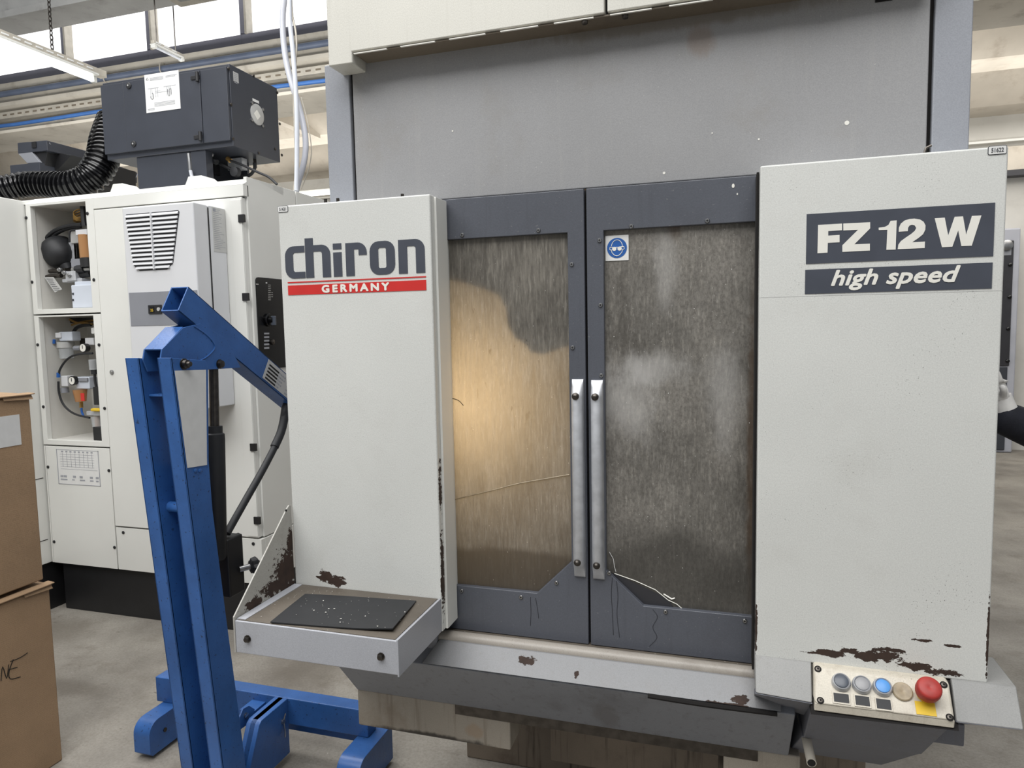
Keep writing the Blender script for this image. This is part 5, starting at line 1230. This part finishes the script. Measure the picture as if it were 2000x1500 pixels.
def cheek(x0, x1):
    q_ = at(475, 1500, 'X', x1)
    pr = [(yb0, ZC), (yk, ZC), (yk-.015, ZC-.010), (yk-.10, .06), (yk-.10, .035), (yb0, .035)]
    return slab('base_cheek', [(x0, y, z) for y, z in pr], (x1-x0, 0, 0), M['blue'], eh, .003)
cheek(xk0, xk1)
mir = -1.5735*2
cheek(mir-xk1, mir-xk0)
a_ = at(482, 1382, 'Z', ZC-.03); box('brace_bar', a_.x-.015, a_.x+.045, a_.y-.02, a_.y+.10, ZC-.04, ZC-.028, M['blue'], eh, .001)
p = at(481, 1400, 'Y', yk+.0); lg = slab('lug_plate', [(p.x-.008, p.y+dy, p.z+dz) for dy, dz in ((-.03, -.03), (-.03, .015), (-.01, .035), (.02, .03), (.05, 0), (.03, -.035))], (.006, 0, 0), M['blue'], eh, .001)
lathe('lug_bolt', (p.x-.002, p.y, p.z+.004), (1, 0, 0), [(0, .010), (.005, .010), (.006, .005)], M['steel'], eh, 12)
p = at(545, 1408, 'X', xk1)
cyl('lock_pin', p, p+V((.022, 0, 0)), .009, M['steel'], eh)
tube('pin_ring', smooth_path([p+V((.018, 0, .0)), p+V((.026, .004, .03)), p+V((.02, .002, 0)), p+V((.028, -.006, -.035)), p+V((.03, -.012, -.05)), p+V((.026, -.002, -.045)), p+V((.02, 0, -.01))], 5), .0022, M['steel'], eh, 6)
lathe('base_bolt', at(322, 1425, 'X', lr.x), (1, 0, 0), [(0, .008), (.003, .008)], M['darksteel'], eh, 12)

# ============================================================ CARDBOARD BOXES
XC = -2.39
def carton(name, zb_, zt_, yf, x1, label, seam_gap=.004):
    t = thing(name, label, 'box', (x1-.35, 1.55, zb_), 'cardboard boxes stacked at the left')
    y0 = 1.12
    vs, fs = [], []
    box('carton_body', x1-.72, x1, y0, yf, zb_, zt_-.010, M['card'], t, .006)
    # top flaps, slightly lifted, with a crushed edge
    slab('top_flap', [(x1+.003, y0, zt_-.012), (x1+.004, yf+.002, zt_-.008), (x1-.36, yf+.002, zt_+.004), (x1-.36, y0, zt_-.002)], (0, 0, .005), M['card'], t, .001)
    slab('top_flap', [(x1-.72, y0, zt_-.010), (x1-.72, yf, zt_-.010), (x1-.362, yf, zt_+.003), (x1-.362, y0, zt_-.002)], (0, 0, .005), M['card'], t, .001)
    slab('flap_edge', [(x1+.001, y0, zt_-.006), (x1+.012, yf-.01, zt_-.006), (x1+.014, yf+.010, zt_-.004), (x1-.02, yf+.012, zt_-.002), (x1-.02, y0, zt_-.002)], (0, 0, .004), M['card'], t, .001)
    slab('flap_edge', [(x1+.006, yf-.10, zt_-.018), (x1+.010, yf+.004, zt_-.022), (x1+.002, yf+.004, zt_-.006), (x1+.002, yf-.10, zt_-.006)], (.001, 0, 0), M['card'], t)
    return t
b1 = carton('cardboard_box', 0.0, .688, 1.878, XC, 'lower brown cardboard box on the floor with pen letters on its side')
b2 = carton('cardboard_box', .702, 1.392, 1.868, XC-.012, 'upper brown cardboard box with a pale blank label, stacked on the other one')
a, b = at(-30, 818, 'X', XC-.0115), at(42, 868, 'X', XC-.0115)
slab('address_label', [(XC-.0118, a.y, a.z), (XC-.0118, b.y, a.z), (XC-.0118, b.y, b.z), (XC-.0118, a.y, b.z)], (.0012, 0, 0), M['tape'], b2)
def pen(pts):
    tube('pen_stroke', smooth_path([at(x, y, 'X', XC+.0006) for x, y in pts], 3), .0014, M['gap'], b1, 5)
pen([(26, 1288), (18, 1310), (20, 1326), (40, 1322)]); pen([(20, 1292), (38, 1285), (54, 1275)]); pen([(17, 1308), (34, 1303)])
pen([(2, 1330), (5, 1302), (13, 1325), (17, 1298)])

# ============================================================ RIGHT BACKGROUND
bc = thing('background_cabinet', 'light grey cabinet with black riveted front seen past the old machine', 'cabinet', (2.7, 9.5, 0))
box('cabinet_body', 2.2, 3.185, 9.42, 9.64, 0.0, 2.60, M['cabgrey'], bc, .02)
fpn = box('front_panel', 2.3, 3.115, 9.40, 9.42, 1.02, 2.46, M['cabdark'], bc, .01)
box('lower_panel', 2.3, 3.10, 9.40, 9.42, .03, 1.01, M['ink'], bc, .01)
box('top_panel', 2.3, 3.09, 9.395, 9.405, 2.29, 2.47, M['acdark'], bc, .01)
lathe('lock', at(1966, 479, 'Y', 9.39), (0, -1, 0), [(0, .06), (.02, .06), (.03, .03)], M['steel'], bc, 16)
for px, py in ((1973, 517), (1972, 580), (1969, 642), (1968, 705)):
    stamp('rivet', 'bgriv', lambda: latheg((0, 0, 0), (0, -1, 0), [(0, .022), (.012, .02), (.018, .01)], 10), M['blackgloss'], at(px, py, 'Y', 9.40), fpn)
wb = box('wall_trunking', 3.6, 9.0, 9.5, 9.62, .02, .10, M['acdark'], bevel=.005); tag(wb, 'low grey trunking at the foot of the far wall', 'trunking')

# ============================================================ PERSON, mostly outside the right edge
pe = thing('person', 'person in a dark jacket with white glove, reaching in from the right edge', 'person', (1.30, 2.52, 0))
def skin_mesh(name, joints, edges, m, parent, root=0, lv=2):
    me = bpy.data.meshes.new(name); b = base_of(parent)
    me.from_pydata([V(j[0])-b for j in joints], edges, [])
    o = bpy.data.objects.new(name, me); COL.objects.link(o); me.materials.append(m)
    sk = o.modifiers.new('skin', 'SKIN'); sk.use_smooth_shade = True
    for i, j in enumerate(joints):
        r = j[1]; me.skin_vertices[0].data[i].radius = (r, r) if not isinstance(r, tuple) else r; me.skin_vertices[0].data[i].use_root = (i == root)
    if lv: sd_ = o.modifiers.new('sub', 'SUBSURF'); sd_.levels = lv; sd_.render_levels = lv
    dg = bpy.context.evaluated_depsgraph_get(); m2 = bpy.data.meshes.new_from_object(o.evaluated_get(dg)); bpy.data.objects.remove(o)
    for p in m2.polygons: p.use_smooth = True
    m2.name = name; m2.materials.clear(); m2.materials.append(m)
    return link(name, m2, m, parent)
# pose: faces -X (towards the machine side), right arm forward
hx, hy = 1.32, 2.55
wrist = at(1936, 806, 'Y', 2.40); elbow = at(2095, 872, 'Y', 2.44); shR = V((1.34, 2.36, 1.44)); shL = V((1.34, 2.74, 1.44))
body = [((hx, hy, 1.00), .09), ((hx, hy, 1.12), .085), ((hx, hy, 1.28), .09), ((hx, hy, 1.42), .075), ((hx-.005, hy, 1.53), .052), ((hx-.012, hy, 1.65), .050),
        ((hx, hy-.09, .90), .06), ((hx-.01, hy-.10, .50), .042), ((hx, hy-.10, .11), .034), ((hx-.05, hy-.11, .06), .028),
        ((hx, hy+.09, .90), .06), ((hx-.01, hy+.10, .50), .042), ((hx, hy+.10, .11), .034), ((hx-.05, hy+.11, .06), .028),
        (shR, .035), (elbow, .034), (wrist, .026), (shL, .035), ((1.30, 2.80, 1.14), .036), ((1.16, 2.78, .94), .026)]
edges = [(0, 1), (1, 2), (2, 3), (3, 4), (4, 5), (0, 6), (6, 7), (7, 8), (8, 9), (0, 10), (10, 11), (11, 12), (12, 13), (3, 14), (14, 15), (15, 16), (3, 17), (17, 18), (18, 19)]
skin_mesh('body', body, edges, M['skin'], pe)
jk = [((hx, hy, .84), (.16, .17)), ((hx, hy, 1.0), (.145, .165)), ((hx, hy, 1.25), (.15, .16)), ((hx, hy, 1.40), (.14, .13)), ((hx, hy, 1.54), .080),
      (shR, .078), (shR.lerp(elbow, .5), .064), (elbow, .066), (elbow.lerp(wrist, .55), .058), (wrist+V((.0, 0, 0)), .050), (shL, .078), ((1.30, 2.80, 1.14), .060), ((1.17, 2.78, .96), .042)]
skin_mesh('jacket', jk, [(0, 1), (1, 2), (2, 3), (3, 4), (3, 5), (5, 6), (6, 7), (7, 8), (8, 9), (3, 10), (10, 11), (11, 12)], M['jacket'], pe)
skin_mesh('trousers', [((hx, hy, 1.04), .12), ((hx, hy-.10, .88), .10), ((hx-.01, hy-.11, .50), .075), ((hx, hy-.11, .12), .062), ((hx, hy+.10, .88), .10), ((hx-.01, hy+.11, .50), .075), ((hx, hy+.11, .12), .062)],
          [(0, 1), (1, 2), (2, 3), (0, 4), (4, 5), (5, 6)], M['trouser'], pe)
for s_ in (-1, 1):
    skin_mesh('shoe', [((hx+.04, hy+s_*.11, .055), .048), ((hx-.06, hy+s_*.115, .050), .045), ((hx-.16, hy+s_*.12, .040), .038)], [(0, 1), (1, 2)], M['black'], pe)
# head
hc_ = V((hx-.03, hy, 1.68)); vs, fs = [], []
NU, NV_ = 20, 14
for j in range(NV_+1):
    th = math.pi*j/NV_
    for i in range(NU):
        ph = 2*math.pi*i/NU; d = V((math.sin(th)*math.cos(ph), math.sin(th)*math.sin(ph), math.cos(th)))
        rx, ry, rz = .098, .077, .118; p = V((d.x*rx, d.y*ry, d.z*rz))
        if d.x < 0 and d.z < -.1: p.y *= 1-.28*(-d.z); p.x *= 1-.05*(-d.z)      # jaw
        if d.x < -.85 and abs(d.y) < .3 and -.35 < d.z < .15: p.x -= .018*(1-abs(d.y)/.3)   # nose
        vs.append(hc_+p)
for j in range(NV_):
    for i in range(NU): i2 = (i+1) % NU; fs.append((j*NU+i, (j+1)*NU+i, (j+1)*NU+i2, j*NU+i2))
mesh('head', vs, fs, M['skin'], pe, smooth=True)
hv_ = []; hf = []
for j in range(9):
    th = math.pi*.60*j/8
    for i in range(NU):
        ph = 2*math.pi*i/NU; d = V((math.sin(th)*math.cos(ph), math.sin(th)*math.sin(ph), math.cos(th)))
        if d.x < -.45: d = d.lerp(V((-.45, d.y, max(d.z, .55))).normalized(), min(1, (-.45-d.x)*1.6))
        hv_.append(hc_+V((d.x*.106+.004, d.y*.085, d.z*.126+.003)))
for j in range(8):
    for i in range(NU): i2 = (i+1) % NU; hf.append((j*NU+i, (j+1)*NU+i, (j+1)*NU+i2, j*NU+i2))
mesh('hair', hv_, hf, M['hair'], pe, smooth=True)
for s_ in (-1, 1):
    lathe('eye', hc_+V((-.086, s_*.030, .010)), (-1, 0, 0), [(0, .012), (.005, .010), (.008, .004)], M['white'], pe, 12)
    lathe('pupil', hc_+V((-.0935, s_*.030, .010)), (-1, 0, 0), [(0, .005), (.0012, .004)], M['gap'], pe, 10)
    lathe('ear', hc_+V((.004, s_*.074, 0)), (0, s_, 0), [(0, .026), (.008, .028), (.012, .018)], M['skin'], pe, 12)
tube('mouth', smooth_path([hc_+V((-.080, -.022, -.062)), hc_+V((-.088, 0, -.064)), hc_+V((-.080, .022, -.062))], 4), .0035, plain('lip', (160, 96, 84)), pe, 6)
# gloved hands: palm and five fingers
def hand(w0, dirv, side, m):
    d = V(dirv).normalized(); up = V((0, 0, 1)); lat = d.cross(up).normalized()*side; nrm = lat.cross(d)
    J = [(w0, .022), (w0+d*.045, .026), (w0+d*.085, .024)]; E_ = [(0, 1), (1, 2)]
    for k, (o_, l_) in enumerate(((-.030, .062), (-.010, .072), (.010, .068), (.028, .054))):
        b0 = w0+d*.08+lat*o_; n0 = len(J)
        J += [(b0, .0095), (b0+d*l_*.45-up*.004, .009), (b0+d*l_*.75-up*.016, .0085), (b0+d*l_*.95-up*.032, .0075)]
        E_ += [(2, n0), (n0, n0+1), (n0+1, n0+2), (n0+2, n0+3)]
    n0 = len(J); J += [(w0+d*.035-lat*.030, .011), (w0+d*.065-lat*.048-up*.010, .010), (w0+d*.092-lat*.050-up*.022, .0085)]
    E_ += [(1, n0), (n0, n0+1), (n0+1, n0+2)]
    return skin_mesh('gloved_hand', J, E_, m, pe, 0, 1)
hand(wrist+V((.026, 0, .022)), (-.25, -.02, .95), 1, M['glove'])
hand(V((1.16, 2.78, .94)), (-.4, -.02, -.9), 1, M['glove'])
tube('cuff', [wrist+V((.035, 0, .010)), wrist+V((.020, 0, .050))], [.032, .030], M['glove'], pe, 16)
